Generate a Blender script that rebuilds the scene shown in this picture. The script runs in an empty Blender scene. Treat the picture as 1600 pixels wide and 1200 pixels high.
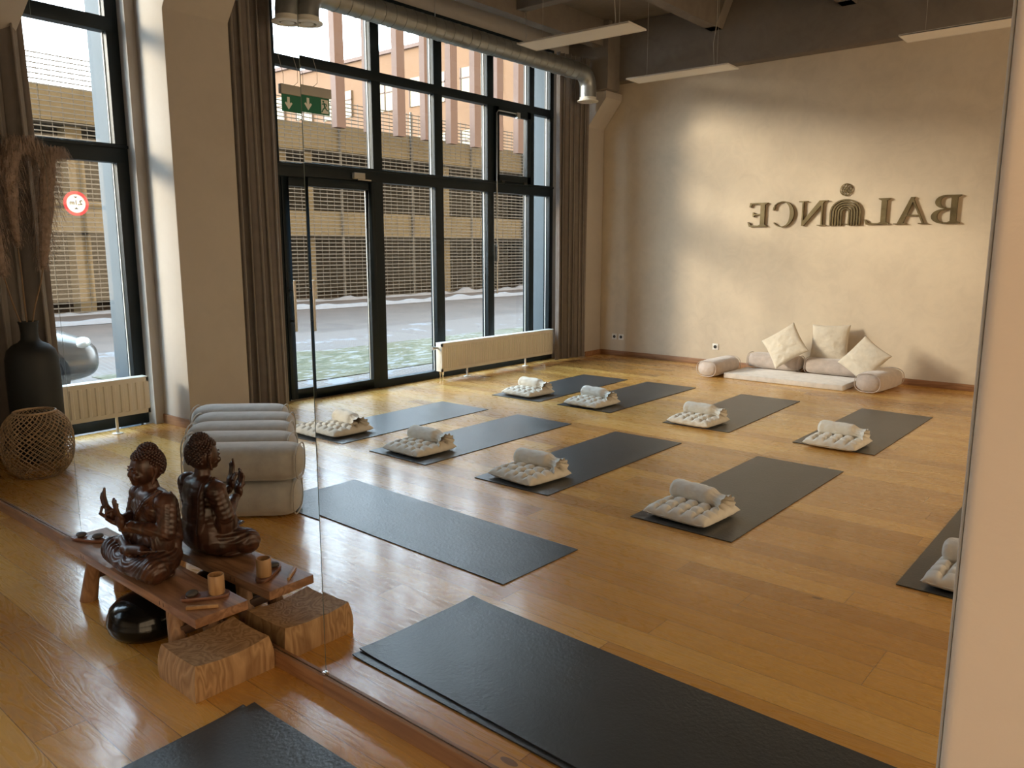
import bpy, bmesh, math, random
from mathutils import Vector, Matrix, noise
random.seed(7)
sc = bpy.context.scene
COL = sc.collection
PI = math.pi
R = math.radians

# ------------------------------------------------------------------ camera, world, sun, exposure
YM = 1.487            # the mirror wall (room side is y < YM)
SEAM = -2.085         # the wall bends by a hair at this mirror seam
BEND = R(0.95)
PITCH, YAW = R(9.77), R(40.1)
cam_d = bpy.data.cameras.new('camera'); cam = bpy.data.objects.new('camera', cam_d); COL.objects.link(cam)
cam_d.sensor_width = 36; cam_d.lens = 36 * 1225 / 1600; cam_d.clip_start = 0.02; cam_d.clip_end = 300
fw = Vector((-math.sin(YAW) * math.cos(PITCH), math.cos(YAW) * math.cos(PITCH), -math.sin(PITCH)))
rt = Vector((math.cos(YAW), math.sin(YAW), 0)); up = rt.cross(fw)
cam.matrix_world = Matrix(((rt.x, up.x, -fw.x, 0), (rt.y, up.y, -fw.y, 0), (rt.z, up.z, -fw.z, 1.5), (0, 0, 0, 1)))
sc.camera = cam

sc.view_settings.view_transform = 'Standard'; sc.view_settings.look = 'None'
sc.view_settings.gamma = 1; sc.view_settings.use_curve_mapping = False
sc.view_settings.exposure = 2.28
cy = sc.cycles
cy.use_denoising = True
cy.max_bounces = 12; cy.diffuse_bounces = 6; cy.glossy_bounces = 8; cy.transmission_bounces = 6; cy.transparent_max_bounces = 16
cy.sample_clamp_indirect = 6; cy.caustics_reflective = True

w = bpy.data.worlds.new('World'); sc.world = w; w.use_nodes = True
nt = w.node_tree; nt.nodes.clear()
wo = nt.nodes.new('ShaderNodeOutputWorld'); bg = nt.nodes.new('ShaderNodeBackground')
tc = nt.nodes.new('ShaderNodeTexCoord'); sp = nt.nodes.new('ShaderNodeSeparateXYZ'); cr = nt.nodes.new('ShaderNodeValToRGB')
cr.color_ramp.elements[0].color = (0.80, 0.90, 1.0, 1); cr.color_ramp.elements[0].position = 0.0
cr.color_ramp.elements[1].color = (0.58, 0.79, 1.0, 1); cr.color_ramp.elements[1].position = 0.6
e = cr.color_ramp.elements.new(0.18); e.color = (0.76, 0.88, 1.0, 1)
nt.links.new(tc.outputs['Generated'], sp.inputs[0]); nt.links.new(sp.outputs['Z'], cr.inputs[0])
# warm, brighter low sky on the +x side of the building, cool hazy sky on the street side
mr = nt.nodes.new('ShaderNodeMapRange'); mr.inputs['From Min'].default_value = -0.1; mr.inputs['From Max'].default_value = 0.6
nt.links.new(sp.outputs['X'], mr.inputs[0])
mxw = nt.nodes.new('ShaderNodeMix'); mxw.data_type = 'RGBA'; nt.links.new(mr.outputs[0], mxw.inputs[0])
nt.links.new(cr.outputs[0], mxw.inputs[6]); mxw.inputs[7].default_value = (0.30, 0.215, 0.135, 1)
nt.links.new(mxw.outputs[2], bg.inputs[0]); nt.links.new(bg.outputs[0], wo.inputs[0])
bg.inputs[1].default_value = 2.6

def add_sun(direction, strength, color, angle=1.0):
    l = bpy.data.lights.new('sun', 'SUN'); l.energy = strength; l.color = color; l.angle = R(angle)
    o = bpy.data.objects.new('sun', l); COL.objects.link(o)
    o.rotation_euler = Vector(direction).to_track_quat('Z', 'Y').to_euler(); o.location = (12, 6, 12)
add_sun((-0.72, 0.62, 0.25), 1.5, (1.0, 0.83, 0.62), 15)

# light portals help the sky find the windows; they add no light
def portal(name, y0, y1, z0, z1, x):
    l = bpy.data.lights.new(name, 'AREA'); l.shape = 'RECTANGLE'; l.size = z1 - z0; l.size_y = abs(y1 - y0); l.cycles.is_portal = True
    o = bpy.data.objects.new(name, l); COL.objects.link(o)
    o.location = (x, (y0 + y1) / 2, (z0 + z1) / 2); o.rotation_euler = (0, -PI / 2, 0)
portal('window_portal', -1.30, -5.66, 0.05, 4.0, -6.72)
def portal_r():
    portal('window_portal', -5.6, 0.4, 0.4, 3.7, 2.80)
    bpy.data.objects['window_portal.002'].rotation_euler = (0, PI / 2, 0)
portal('window_portal', 1.0, -0.28, 0.05, 4.0, -6.85)
portal_r()

# ------------------------------------------------------------------ materials
class G:
    """small node helper"""
    def __init__(s, name):
        s.m = bpy.data.materials.new(name); s.m.use_nodes = True; s.t = s.m.node_tree
        s.b = s.t.nodes['Principled BSDF']
    def n(s, typ, **kw):
        x = s.t.nodes.new(typ)
        for k, v in kw.items():
            if hasattr(x, k): setattr(x, k, v)
        return x
    def l(s, a, b): s.t.links.new(a, b)
    def val(s, x, sock):
        if isinstance(x, (int, float)): sock.default_value = x
        else: s.l(x, sock)
    def math(s, op, a, b=0.0, c=None):
        x = s.n('ShaderNodeMath'); x.operation = op
        s.val(a, x.inputs[0]); s.val(b, x.inputs[1])
        if c is not None: s.val(c, x.inputs[2])
        return x.outputs[0]
    def coords(s, scale=(1, 1, 1), kind='Object'):
        t = s.n('ShaderNodeTexCoord'); mp = s.n('ShaderNodeMapping'); mp.inputs['Scale'].default_value = scale
        s.l(t.outputs[kind], mp.inputs[0]); return mp.outputs[0]
    def noise(s, vec, scale, detail=4, rough=0.55, dist=0.0):
        x = s.n('ShaderNodeTexNoise'); x.inputs['Scale'].default_value = scale; x.inputs['Detail'].default_value = detail
        x.inputs['Roughness'].default_value = rough; x.inputs['Distortion'].default_value = dist
        s.l(vec, x.inputs['Vector']); return x.outputs['Fac']
    def ramp(s, fac, stops):
        x = s.n('ShaderNodeValToRGB'); cr = x.color_ramp
        while len(cr.elements) < len(stops): cr.elements.new(0.5)
        for e, (p, c) in zip(cr.elements, stops): e.position = p; e.color = (*c, 1)
        s.l(fac, x.inputs[0]); return x.outputs[0]
    def mix(s, fac, a, b, mode='MIX'):
        x = s.n('ShaderNodeMix'); x.data_type = 'RGBA'; x.blend_type = mode
        s.val(fac, x.inputs[0])
        for v, i in ((a, 6), (b, 7)):
            if isinstance(v, tuple): x.inputs[i].default_value = (*v, 1)
            else: s.l(v, x.inputs[i])
        return x.outputs[2]
    def bump(s, h, strength, dist=0.01, normal=None):
        x = s.n('ShaderNodeBump'); x.inputs['Strength'].default_value = strength; x.inputs['Distance'].default_value = dist
        s.l(h, x.inputs['Height'])
        if normal: s.l(normal, x.inputs['Normal'])
        s.l(x.outputs[0], s.b.inputs['Normal']); return x.outputs[0]
    def set(s, **kw):
        for k, v in kw.items():
            i = s.b.inputs[k]
            if isinstance(v, tuple): i.default_value = (*v, 1)
            elif isinstance(v, (int, float)): i.default_value = v
            else: s.l(v, i)
        return s

def simple(name, c, rough=0.5, metal=0.0, var=0.12, nscale=8, bump=0.0, bscale=60, bdist=0.003, kind='Object', **kw):
    g = G(name); v = g.coords(kind=kind)
    f = g.noise(v, nscale, 5)
    col = g.ramp(f, [(0.3, tuple(x * (1 - var) for x in c)), (0.7, tuple(min(1, x * (1 + var)) for x in c))])
    g.set(**{'Base Color': col, 'Roughness': rough, 'Metallic': metal}, **kw)
    if bump: g.bump(g.noise(v, bscale, 4), bump, bdist)
    return g.m

def floor_material():
    g = G('oak_planks'); t = g.n('ShaderNodeTexCoord'); s = g.n('ShaderNodeSeparateXYZ'); g.l(t.outputs['Object'], s.inputs[0])
    W, L = 0.155, 1.75
    yv = g.math('DIVIDE', g.math('ADD', s.outputs['Y'], 20.0425), W)
    row = g.math('FLOOR', yv); fy = g.math('FRACT', yv)
    wn = g.n('ShaderNodeTexWhiteNoise'); wn.noise_dimensions = '1D'; g.l(row, wn.inputs['W'])
    xv = g.math('ADD', g.math('DIVIDE', g.math('ADD', s.outputs['X'], 30.0), L), wn.outputs['Value'])
    col = g.math('FLOOR', xv); fx = g.math('FRACT', xv)
    cid = g.n('ShaderNodeCombineXYZ'); g.l(row, cid.inputs[0]); g.l(col, cid.inputs[1])
    w2 = g.n('ShaderNodeTexWhiteNoise'); w2.noise_dimensions = '2D'; g.l(cid.outputs[0], w2.inputs['Vector'])
    pid = w2.outputs['Value']
    cv = g.n('ShaderNodeCombineXYZ')
    g.l(g.math('MULTIPLY', s.outputs['X'], 1.1), cv.inputs[0]); g.l(g.math('MULTIPLY', s.outputs['Y'], 7.5), cv.inputs[1])
    g.l(g.math('MULTIPLY', pid, 37.0), cv.inputs[2])
    big = g.noise(cv.outputs[0], 1.3, 3, 0.5, 0.6)
    rings = g.math('FRACT', g.math('MULTIPLY', big, 11.0))
    rings = g.math('ABSOLUTE', g.math('SUBTRACT', rings, 0.5))            # 0..0.5
    line = g.math('POWER', g.math('MULTIPLY', rings, 2.0), 3.0)
    cf = g.n('ShaderNodeCombineXYZ')
    g.l(g.math('MULTIPLY', s.outputs['X'], 5.0), cf.inputs[0]); g.l(g.math('MULTIPLY', s.outputs['Y'], 130.0), cf.inputs[1]); g.l(pid, cf.inputs[2])
    fine = g.noise(cf.outputs[0], 1.6, 3, 0.6)
    base = g.ramp(pid, [(0.0, (0.43, 0.20, 0.040)), (0.3, (0.61, 0.305, 0.062)), (0.7, (0.72, 0.385, 0.082)), (1.0, (0.84, 0.50, 0.135))])
    c1 = g.mix(g.math('MULTIPLY', line, 0.18), base, (0.20, 0.095, 0.035))
    c2 = g.mix(g.math('MULTIPLY', fine, 0.38), c1, (0.36, 0.18, 0.05))
    # knots
    vk = g.n('ShaderNodeTexVoronoi'); vk.inputs['Scale'].default_value = 1.0
    ck = g.n('ShaderNodeCombineXYZ'); g.l(g.math('MULTIPLY', s.outputs['X'], 0.9), ck.inputs[0]); g.l(g.math('MULTIPLY', s.outputs['Y'], 2.2), ck.inputs[1]); g.l(g.math('MULTIPLY', pid, 5.0), ck.inputs[2])
    g.l(ck.outputs[0], vk.inputs['Vector'])
    kn = g.math('LESS_THAN', vk.outputs['Distance'], 0.035)
    c3 = g.mix(g.math('MULTIPLY', kn, 0.75), c2, (0.09, 0.04, 0.018))
    # joints
    ey = g.math('LESS_THAN', g.math('MINIMUM', fy, g.math('SUBTRACT', 1.0, fy)), 0.009)
    ex = g.math('LESS_THAN', g.math('MINIMUM', fx, g.math('SUBTRACT', 1.0, fx)), 0.0008)
    joint = g.math('MAXIMUM', ey, ex)
    c4 = g.mix(g.math('MULTIPLY', joint, 0.75), c3, (0.07, 0.035, 0.015))
    g.set(**{'Base Color': c4, 'Specular IOR Level': 0.6, 'Coat Weight': 0.42, 'Coat Roughness': 0.13})
    g.set(Roughness=g.math('ADD', 0.27, g.math('MULTIPLY', line, 0.16)))
    h = g.math('SUBTRACT', g.math('SUBTRACT', g.math('MULTIPLY', line, -0.5), g.math('MULTIPLY', fine, 0.25)), g.math('MULTIPLY', joint, 2.0))
    g.bump(h, 0.20, 0.002)
    return g.m

def wood(name, c0, c1, rough=0.45, axis=0, freq=9.0, stretch=8.0, bump=0.15, kind='Object', scale=1.0):
    g = G(name)
    sc_ = [stretch * scale] * 3; sc_[axis] = 1.0 * scale
    v = g.coords(tuple(sc_), kind)
    big = g.noise(v, 1.2, 3, 0.5, 0.5)
    rg = g.math('ABSOLUTE', g.math('SUBTRACT', g.math('FRACT', g.math('MULTIPLY', big, freq)), 0.5))
    sf = [60 * scale] * 3; sf[axis] = 4 * scale
    fine = g.noise(g.coords(tuple(sf), kind), 1.5, 3)
    col = g.ramp(g.math('ADD', g.math('MULTIPLY', rg, 1.1), g.math('MULTIPLY', fine, 0.5)), [(0.15, c0), (0.85, c1)])
    g.set(**{'Base Color': col, 'Roughness': rough})
    g.bump(g.math('ADD', rg, fine), bump, 0.002)
    return g.m

def plaster(name, c, var=0.10, bump=0.12, rough=0.85):
    g = G(name); v = g.coords()
    a = g.noise(v, 0.9, 6, 0.6, 0.8); b = g.noise(v, 5.0, 6, 0.6, 1.5)
    f = g.math('ADD', g.math('MULTIPLY', a, 0.65), g.math('MULTIPLY', b, 0.35))
    col = g.ramp(f, [(0.33, tuple(x * (1 - var) for x in c)), (0.52, c), (0.7, tuple(min(1, x * (1 + var * 0.7)) for x in c))])
    g.set(**{'Base Color': col, 'Roughness': rough})
    h = g.math('ADD', g.math('MULTIPLY', g.noise(v, 45, 5), 0.6), g.math('MULTIPLY', g.noise(v, 9, 4, 0.6, 2.0), 1.0))
    g.bump(h, bump, 0.006)
    return g.m

def fabric(name, c, rough=0.95, weave=400, bump=0.12, var=0.08, sheen=0.3, fold=0.0):
    g = G(name); v = g.coords()
    f = g.noise(v, 14, 5)
    col = g.ramp(f, [(0.3, tuple(x * (1 - var) for x in c)), (0.7, tuple(min(1, x * (1 + var)) for x in c))])
    g.set(**{'Base Color': col, 'Roughness': rough, 'Sheen Weight': sheen})
    h = g.math('ADD', g.math('MULTIPLY', g.noise(v, weave, 2), 0.4), g.math('MULTIPLY', g.noise(v, 22, 3, 0.5, 1.0), 1.0 + fold))
    g.bump(h, bump, 0.004 + 0.01 * fold)
    return g.m

def glass_pane(name, tint=(0.98, 0.99, 0.985)):
    m = bpy.data.materials.new(name); m.use_nodes = True; t = m.node_tree; t.nodes.clear()
    o = t.nodes.new('ShaderNodeOutputMaterial'); mx = t.nodes.new('ShaderNodeMixShader')
    tr = t.nodes.new('ShaderNodeBsdfTransparent'); tr.inputs[0].default_value = (*tint, 1)
    gl = t.nodes.new('ShaderNodeBsdfGlossy'); gl.inputs['Roughness'].default_value = 0.02
    lw = t.nodes.new('ShaderNodeLayerWeight'); lw.inputs['Blend'].default_value = 0.5
    pw = t.nodes.new('ShaderNodeMath'); pw.operation = 'POWER'; pw.inputs[1].default_value = 5.0; t.links.new(lw.outputs['Facing'], pw.inputs[0])
    ma = t.nodes.new('ShaderNodeMath'); ma.operation = 'MULTIPLY_ADD'; ma.inputs[1].default_value = 0.9; ma.inputs[2].default_value = 0.035; t.links.new(pw.outputs[0], ma.inputs[0])
    t.links.new(ma.outputs[0], mx.inputs[0]); t.links.new(tr.outputs[0], mx.inputs[1]); t.links.new(gl.outputs[0], mx.inputs[2])
    t.links.new(mx.outputs[0], o.inputs[0]); return m

M = {}
M['floor'] = floor_material()
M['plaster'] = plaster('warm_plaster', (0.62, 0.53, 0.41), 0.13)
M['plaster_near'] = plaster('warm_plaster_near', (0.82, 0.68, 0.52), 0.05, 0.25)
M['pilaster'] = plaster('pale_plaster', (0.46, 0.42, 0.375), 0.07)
M['concrete'] = plaster('raw_concrete', (0.19, 0.165, 0.14), 0.22, 0.3)
M['skirting'] = wood('oak_skirting', (0.36, 0.185, 0.085), (0.22, 0.10, 0.042), 0.5, 0, 5.0, 14.0)
M['frame'] = simple('anthracite_frame', (0.009, 0.016, 0.021), 0.45, 0.0, 0.05)
M['frame'].node_tree.nodes['Principled BSDF'].inputs['Specular IOR Level'].default_value = 0.2
M['glass'] = glass_pane('window_glass')
def mirror_mat():
    g = G('mirror_silver'); g.set(**{'Base Color': (0.90, 0.91, 0.90), 'Metallic': 1.0, 'Roughness': 0.0}); return g.m
M['mirror'] = mirror_mat()
M['mirror_edge'] = simple('mirror_edge_glass', (0.25, 0.30, 0.28), 0.15, 0.3)
M['clip'] = simple('chrome', (0.75, 0.75, 0.74), 0.12, 1.0, 0.02)
M['steel'] = simple('brushed_steel', (0.55, 0.55, 0.53), 0.3, 1.0, 0.05)
M['duct'] = simple('galvanised_duct', (0.30, 0.32, 0.33), 0.38, 0.75, 0.18, 5, 0.1, 20)
M['white_metal'] = simple('white_enamel', (0.70, 0.70, 0.66), 0.4, 0, 0.02)
M['radiator'] = simple('radiator_enamel', (0.66, 0.62, 0.54), 0.45, 0, 0.02)
M['panel'] = simple('light_panel_frame', (0.62, 0.60, 0.56), 0.5, 0, 0.02)
M['diffuser'] = simple('light_diffuser', (0.72, 0.69, 0.64), 0.6, 0, 0.02)
M['cable'] = simple('grey_cable', (0.35, 0.33, 0.30), 0.6)
M['sign_green'] = simple('exit_green', (0.01, 0.17, 0.10), 0.5, 0, 0.03)
M['sign_white'] = simple('exit_white', (0.85, 0.87, 0.84), 0.5, 0, 0.01)
M['sign_bar'] = simple('sign_housing', (0.42, 0.41, 0.38), 0.5, 0, 0.03)
M['bronze'] = simple('bronze_lettering', (0.19, 0.145, 0.075), 0.38, 0.75, 0.25, 10)
M['mat'] = simple('dark_rubber_mat', (0.040, 0.044, 0.046), 0.34, 0, 0.14, 5, 0.45, 70, 0.003)
M['cushion'] = fabric('grey_linen', (0.70, 0.66, 0.58), bump=0.25)
M['roll'] = fabric('linen_roll', (0.72, 0.68, 0.60), bump=0.4, fold=0.5)
M['bolster'] = fabric('grey_velvet', (0.40, 0.385, 0.355), sheen=0.6, bump=0.2, var=0.12, fold=0.3)
M['bolster_pink'] = fabric('blush_velvet', (0.52, 0.44, 0.39), sheen=0.6, bump=0.35, var=0.12, fold=0.6)
M['pillow'] = fabric('natural_linen', (0.64, 0.57, 0.46), bump=0.35, fold=0.6)
M['mattress'] = fabric('pale_velvet', (0.60, 0.55, 0.50), sheen=0.5, bump=0.15, var=0.14)
M['curtain'] = fabric('taupe_curtain', (0.19, 0.165, 0.15), sheen=0.3, bump=0.08)
M['bench'] = wood('bench_wood', (0.42, 0.225, 0.12), (0.20, 0.095, 0.045), 0.42, 0, 8.0, 7.0)
M['bench_leg'] = wood('bench_leg_wood', (0.40, 0.23, 0.12), (0.19, 0.095, 0.045), 0.5, 2, 7.0, 9.0)
M['stretcher'] = wood('dark_stretcher_wood', (0.10, 0.05, 0.03), (0.05, 0.025, 0.015), 0.5, 1)
M['block'] = wood('carved_block_wood', (0.50, 0.31, 0.15), (0.27, 0.145, 0.06), 0.75, 2, 16.0, 5.0, 0.7)
M['buddha'] = wood('carved_suar_wood', (0.088, 0.034, 0.018), (0.026, 0.010, 0.006), 0.34, 2, 9.0, 4.0, 0.10)
M['hair'] = simple('dark_curl_wood', (0.045, 0.018, 0.012), 0.42, 0, 0.3, 30)
M['drum'] = simple('black_lacquer', (0.006, 0.006, 0.006), 0.14, 0.4, 0.1)
M['tray'] = wood('walnut_tray', (0.26, 0.12, 0.07), (0.11, 0.045, 0.028), 0.38, 0)
M['stone'] = simple('dark_stone', (0.07, 0.062, 0.058), 0.6, 0, 0.35, 25, 0.3, 60)
M['cup'] = wood('bamboo_cup', (0.50, 0.30, 0.14), (0.32, 0.17, 0.07), 0.45, 2, 4.0, 12.0)
M['vase'] = simple('black_ceramic', (0.010, 0.013, 0.015), 0.6, 0, 0.2)
M['rattan'] = simple('rattan', (0.36, 0.25, 0.15), 0.6, 0, 0.3, 20)
M['pampas'] = simple('pampas_plume', (0.36, 0.27, 0.22), 0.95, 0, 0.3, 30)
M['stem'] = simple('dry_stem', (0.22, 0.14, 0.08), 0.8)
M['socket'] = simple('white_plastic', (0.78, 0.77, 0.73), 0.4, 0, 0.01)
M['dark'] = simple('dark_plastic', (0.02, 0.02, 0.02), 0.5)
M['render'] = simple('grey_facade_board', (0.06, 0.08, 0.095), 0.75, 0, 0.06, 4, 0.1, 40)
M['asphalt'] = simple('wet_asphalt', (0.060, 0.043, 0.034), 0.7, 0, 0.25, 1.5, 0.2, 30, 0.01)
M['garage'] = plaster('garage_concrete', (0.235, 0.195, 0.118), 0.2, 0.2)
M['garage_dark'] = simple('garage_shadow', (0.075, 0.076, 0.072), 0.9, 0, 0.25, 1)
M['mesh'] = simple('galvanised_mesh', (0.13, 0.132, 0.125), 0.6, 0.2)
M['fin'] = simple('pink_fin', (0.13, 0.083, 0.066), 0.8, 0, 0.05)
M['orange'] = simple('ochre_facade', (0.165, 0.088, 0.042), 0.85, 0, 0.07, 0.5)
M['winlit'] = simple('painted_sun_window', (0.24, 0.20, 0.12), 0.5, 0, 0.15, 1)  # sun glow on the office windows, put into their base colour
M['snow'] = simple('snow', (0.17, 0.172, 0.18), 0.8, 0, 0.05, 5, 0.6, 6, 0.05)
M['car_paint'] = simple('silver_paint', (0.11, 0.108, 0.102), 0.22, 0.35, 0.03)
M['car_glass'] = simple('car_window', (0.03, 0.04, 0.05), 0.06, 0.2)
M['tyre'] = simple('tyre_rubber', (0.02, 0.02, 0.022), 0.8)
M['lamp_glass'] = simple('headlight_lens', (0.75, 0.75, 0.70), 0.08, 0.5)
M['red'] = simple('sign_red', (0.55, 0.04, 0.05), 0.5, 0, 0.02)
M['ledwarm'] = None

def paving_material():
    g = G('snowy_paving'); v = g.coords()
    br = g.n('ShaderNodeTexBrick'); br.inputs['Scale'].default_value = 4.0; br.inputs['Mortar Size'].default_value = 0.035
    br.inputs['Color1'].default_value = (0.062, 0.038, 0.028, 1); br.inputs['Color2'].default_value = (0.080, 0.056, 0.042, 1); br.inputs['Mortar'].default_value = (0.105, 0.10, 0.098, 1)
    mp = g.n('ShaderNodeMapping'); mp.inputs['Rotation'].default_value = (0, 0, R(32)); g.l(v, mp.inputs[0]); g.l(mp.outputs[0], br.inputs['Vector'])
    sn = g.math('GREATER_THAN', g.noise(v, 0.9, 8, 0.7), 0.58)
    g.set(**{'Base Color': g.mix(g.math('MULTIPLY', sn, 0.8), br.outputs['Color'], (0.13, 0.135, 0.15)), 'Roughness': 0.8}); return g.m
def grass_material():
    g = G('snowy_grass'); v = g.coords((1, 0.45, 1))
    a = g.noise(v, 7.0, 9, 0.75, 0.4)
    col = g.ramp(a, [(0.44, (0.040, 0.042, 0.014)), (0.53, (0.085, 0.075, 0.036)), (0.57, (0.145, 0.145, 0.15))])
    g.set(**{'Base Color': col, 'Roughness': 0.9}); g.bump(a, 0.6, 0.05); return g.m
M['mat'].node_tree.nodes['Principled BSDF'].inputs['Specular IOR Level'].default_value = 0.8
M['paving'] = paving_material(); M['grass'] = grass_material()

# ------------------------------------------------------------------ mesh helpers
class B:
    """collects geometry for ONE mesh object"""
    def __init__(s): s.v = []; s.f = []; s.fm = []; s.mi = 0
    def add(s, verts, faces, T=None):
        o = len(s.v)
        s.v += [tuple(T @ Vector(p)) if T else tuple(p) for p in verts]
        s.f += [tuple(i + o for i in f) for f in faces]; s.fm += [s.mi] * len(faces); return s
    def box(s, x0, x1, y0, y1, z0, z1, T=None):
        x0, x1 = sorted((x0, x1)); y0, y1 = sorted((y0, y1)); z0, z1 = sorted((z0, z1))
        return s.add([(x0, y0, z0), (x1, y0, z0), (x1, y1, z0), (x0, y1, z0), (x0, y0, z1), (x1, y0, z1), (x1, y1, z1), (x0, y1, z1)],
                     [(3, 2, 1, 0), (4, 5, 6, 7), (0, 1, 5, 4), (1, 2, 6, 5), (2, 3, 7, 6), (3, 0, 4, 7)], T)
    def prism(s, pts, h, T=None):
        """polygon in xy (counter-clockwise) extruded 0..h in z"""
        n = len(pts); v = [(x, y, 0) for x, y in pts] + [(x, y, h) for x, y in pts]
        f = [tuple(reversed(range(n))), tuple(range(n, 2 * n))] + [(i, (i + 1) % n, n + (i + 1) % n, n + i) for i in range(n)]
        return s.add(v, f, T)
    def loft(s, rings, cap=True, T=None):
        n = len(rings[0]); v = [p for r in rings for p in r]; f = []
        for k in range(len(rings) - 1):
            for i in range(n):
                j = (i + 1) % n; f.append((k * n + i, k * n + j, (k + 1) * n + j, (k + 1) * n + i))
        if cap: f.append(tuple(reversed(range(n)))); f.append(tuple(range((len(rings) - 1) * n, len(rings) * n)))
        return s.add(v, f, T)
    def lathe(s, prof, n=32, T=None, cap=True):
        return s.loft([[(r * math.cos(2 * PI * i / n), r * math.sin(2 * PI * i / n), z) for i in range(n)] for r, z in prof], cap, T)
    def cyl(s, p0, p1, r0, r1=None, n=16):
        return s.tube([p0, p1], [r0, r1 if r1 is not None else r0], n)
    def tube(s, pts, rad, n=10, cap=True):
        pts = [Vector(p) for p in pts]
        if isinstance(rad, (int, float)): rad = [rad] * len(pts)
        rings = []; nrm = None
        for k, p in enumerate(pts):
            d = (pts[min(k + 1, len(pts) - 1)] - pts[max(k - 1, 0)]).normalized()
            if nrm is None:
                nrm = d.orthogonal().normalized()
            else:
                nrm = (nrm - d * nrm.dot(d)).normalized()
            b = d.cross(nrm)
            rings.append([p + (nrm * math.cos(2 * PI * i / n) + b * math.sin(2 * PI * i / n)) * rad[k] for i in range(n)])
        return s.loft(rings, cap)
    def ell(s, c, r, n=16, m=10, T=None, Rm=None):
        c = Vector(c); v = []; f = []
        rr = Vector(r) if not isinstance(r, (int, float)) else Vector((r, r, r))
        for j in range(m + 1):
            th = PI * j / m
            for i in range(n):
                a = 2 * PI * i / n
                q = Vector((rr.x * math.sin(th) * math.cos(a), rr.y * math.sin(th) * math.sin(a), rr.z * math.cos(th)))
                v.append(c + (Rm @ q if Rm else q))
        for j in range(m):
            for i in range(n):
                k = (i + 1) % n
                f.append((j * n + i, (j + 1) * n + i, (j + 1) * n + k, j * n + k))
        return s.add(v, f, T)
    def grid(s, nu, nv, fn, T=None, closed_u=False):
        v = [fn(i / nu, j / nv) for j in range(nv + 1) for i in range(nu + (0 if closed_u else 1))]
        W = nu if closed_u else nu + 1; f = []
        for j in range(nv):
            for i in range(nu):
                k = (i + 1) % W
                f.append((j * W + i, j * W + k, (j + 1) * W + k, (j + 1) * W + i))
        return s.add(v, f, T)
    def build(s, name, mat, parent=None, smooth=40, bevel=0.0, loc=None, merge=True, seg=2):
        me = bpy.data.meshes.new(name); me.from_pydata(s.v, [], s.f)
        mats = mat if isinstance(mat, (list, tuple)) else [mat]
        for m in mats: me.materials.append(m)
        if len(mats) > 1: me.polygons.foreach_set('material_index', s.fm)
        bm = bmesh.new(); bm.from_mesh(me)
        if merge: bmesh.ops.remove_doubles(bm, verts=bm.verts, dist=1e-6)
        bmesh.ops.recalc_face_normals(bm, faces=bm.faces)
        if bevel:
            es = [e for e in bm.edges if len(e.link_faces) == 2 and e.calc_face_angle(0) > R(30)]
            bmesh.ops.bevel(bm, geom=es, offset=bevel, segments=seg, affect='EDGES', profile=0.6, clamp_overlap=True)
        bm.to_mesh(me); bm.free()
        if smooth:
            me.shade_smooth(); me.set_sharp_from_angle(angle=R(smooth))
        o = bpy.data.objects.new(name, me); COL.objects.link(o)
        if parent: o.parent = parent
        if loc: o.location = loc
        return o

def tag(o, label=None, cat=None, group=None, kind=None):
    if label: o['label'] = label
    if cat: o['category'] = cat
    if group: o['group'] = group
    if kind: o['kind'] = kind
    return o
def struct(o): o['kind'] = 'structure'; return o
def empty(name, loc=(0, 0, 0), rz=0.0, label=None, cat=None, group=None):
    o = bpy.data.objects.new(name, None); COL.objects.link(o); o.empty_display_size = 0.1
    o.location = loc; o.rotation_euler = (0, 0, rz); return tag(o, label, cat, group)
KIDS = {}
def copy_tree(o, parent=None):
    c = o.copy(); COL.objects.link(c)
    if parent: c.parent = parent
    for ch in [x for x in bpy.data.objects if x.parent == o]:
        copy_tree(ch, c)
    return c
def TR(loc=(0, 0, 0), rz=0.0, rx=0.0, ry=0.0):
    return Matrix.Translation(loc) @ Matrix.Rotation(rz, 4, 'Z') @ Matrix.Rotation(ry, 4, 'Y') @ Matrix.Rotation(rx, 4, 'X')

# ------------------------------------------------------------------ the room shell
XW2, XW1 = -6.55, -6.72          # inner faces of the two window frames
YF, XR, ZC = -6.50, 2.55, 4.42
b = B(); b.box(-6.66, XR, YF, 1.75, -0.12, 0.0); struct(b.build('floor', M['floor'], smooth=0))
b = B(); b.box(-7.0, XR + 0.2, YF - 0.2, 1.8, ZC, ZC + 0.2); struct(b.build('ceiling', M['concrete'], smooth=0))
b = B(); b.box(-6.95, XR + 0.2, YF - 0.2, YF, -0.1, ZC); struct(b.build('wall_back', M['plaster'], smooth=0))
b = B(); b.box(XR, XR + 0.2, YF, -5.6, -0.1, ZC); b.box(XR, XR + 0.2, 0.4, 1.8, -0.1, ZC); b.box(XR, XR + 0.2, -5.6, 0.4, -0.1, 0.4); b.box(XR, XR + 0.2, -5.6, 0.4, 3.7, ZC)
struct(b.build('wall_right', M['plaster'], smooth=0))
# window-side wall pieces, one mesh
b = B()
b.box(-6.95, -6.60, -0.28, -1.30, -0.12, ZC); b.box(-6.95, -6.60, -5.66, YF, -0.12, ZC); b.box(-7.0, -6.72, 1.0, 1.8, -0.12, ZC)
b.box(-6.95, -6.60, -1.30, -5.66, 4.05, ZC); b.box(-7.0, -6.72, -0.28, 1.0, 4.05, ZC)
struct(b.build('wall_left', M['pilaster'], smooth=0))
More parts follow.
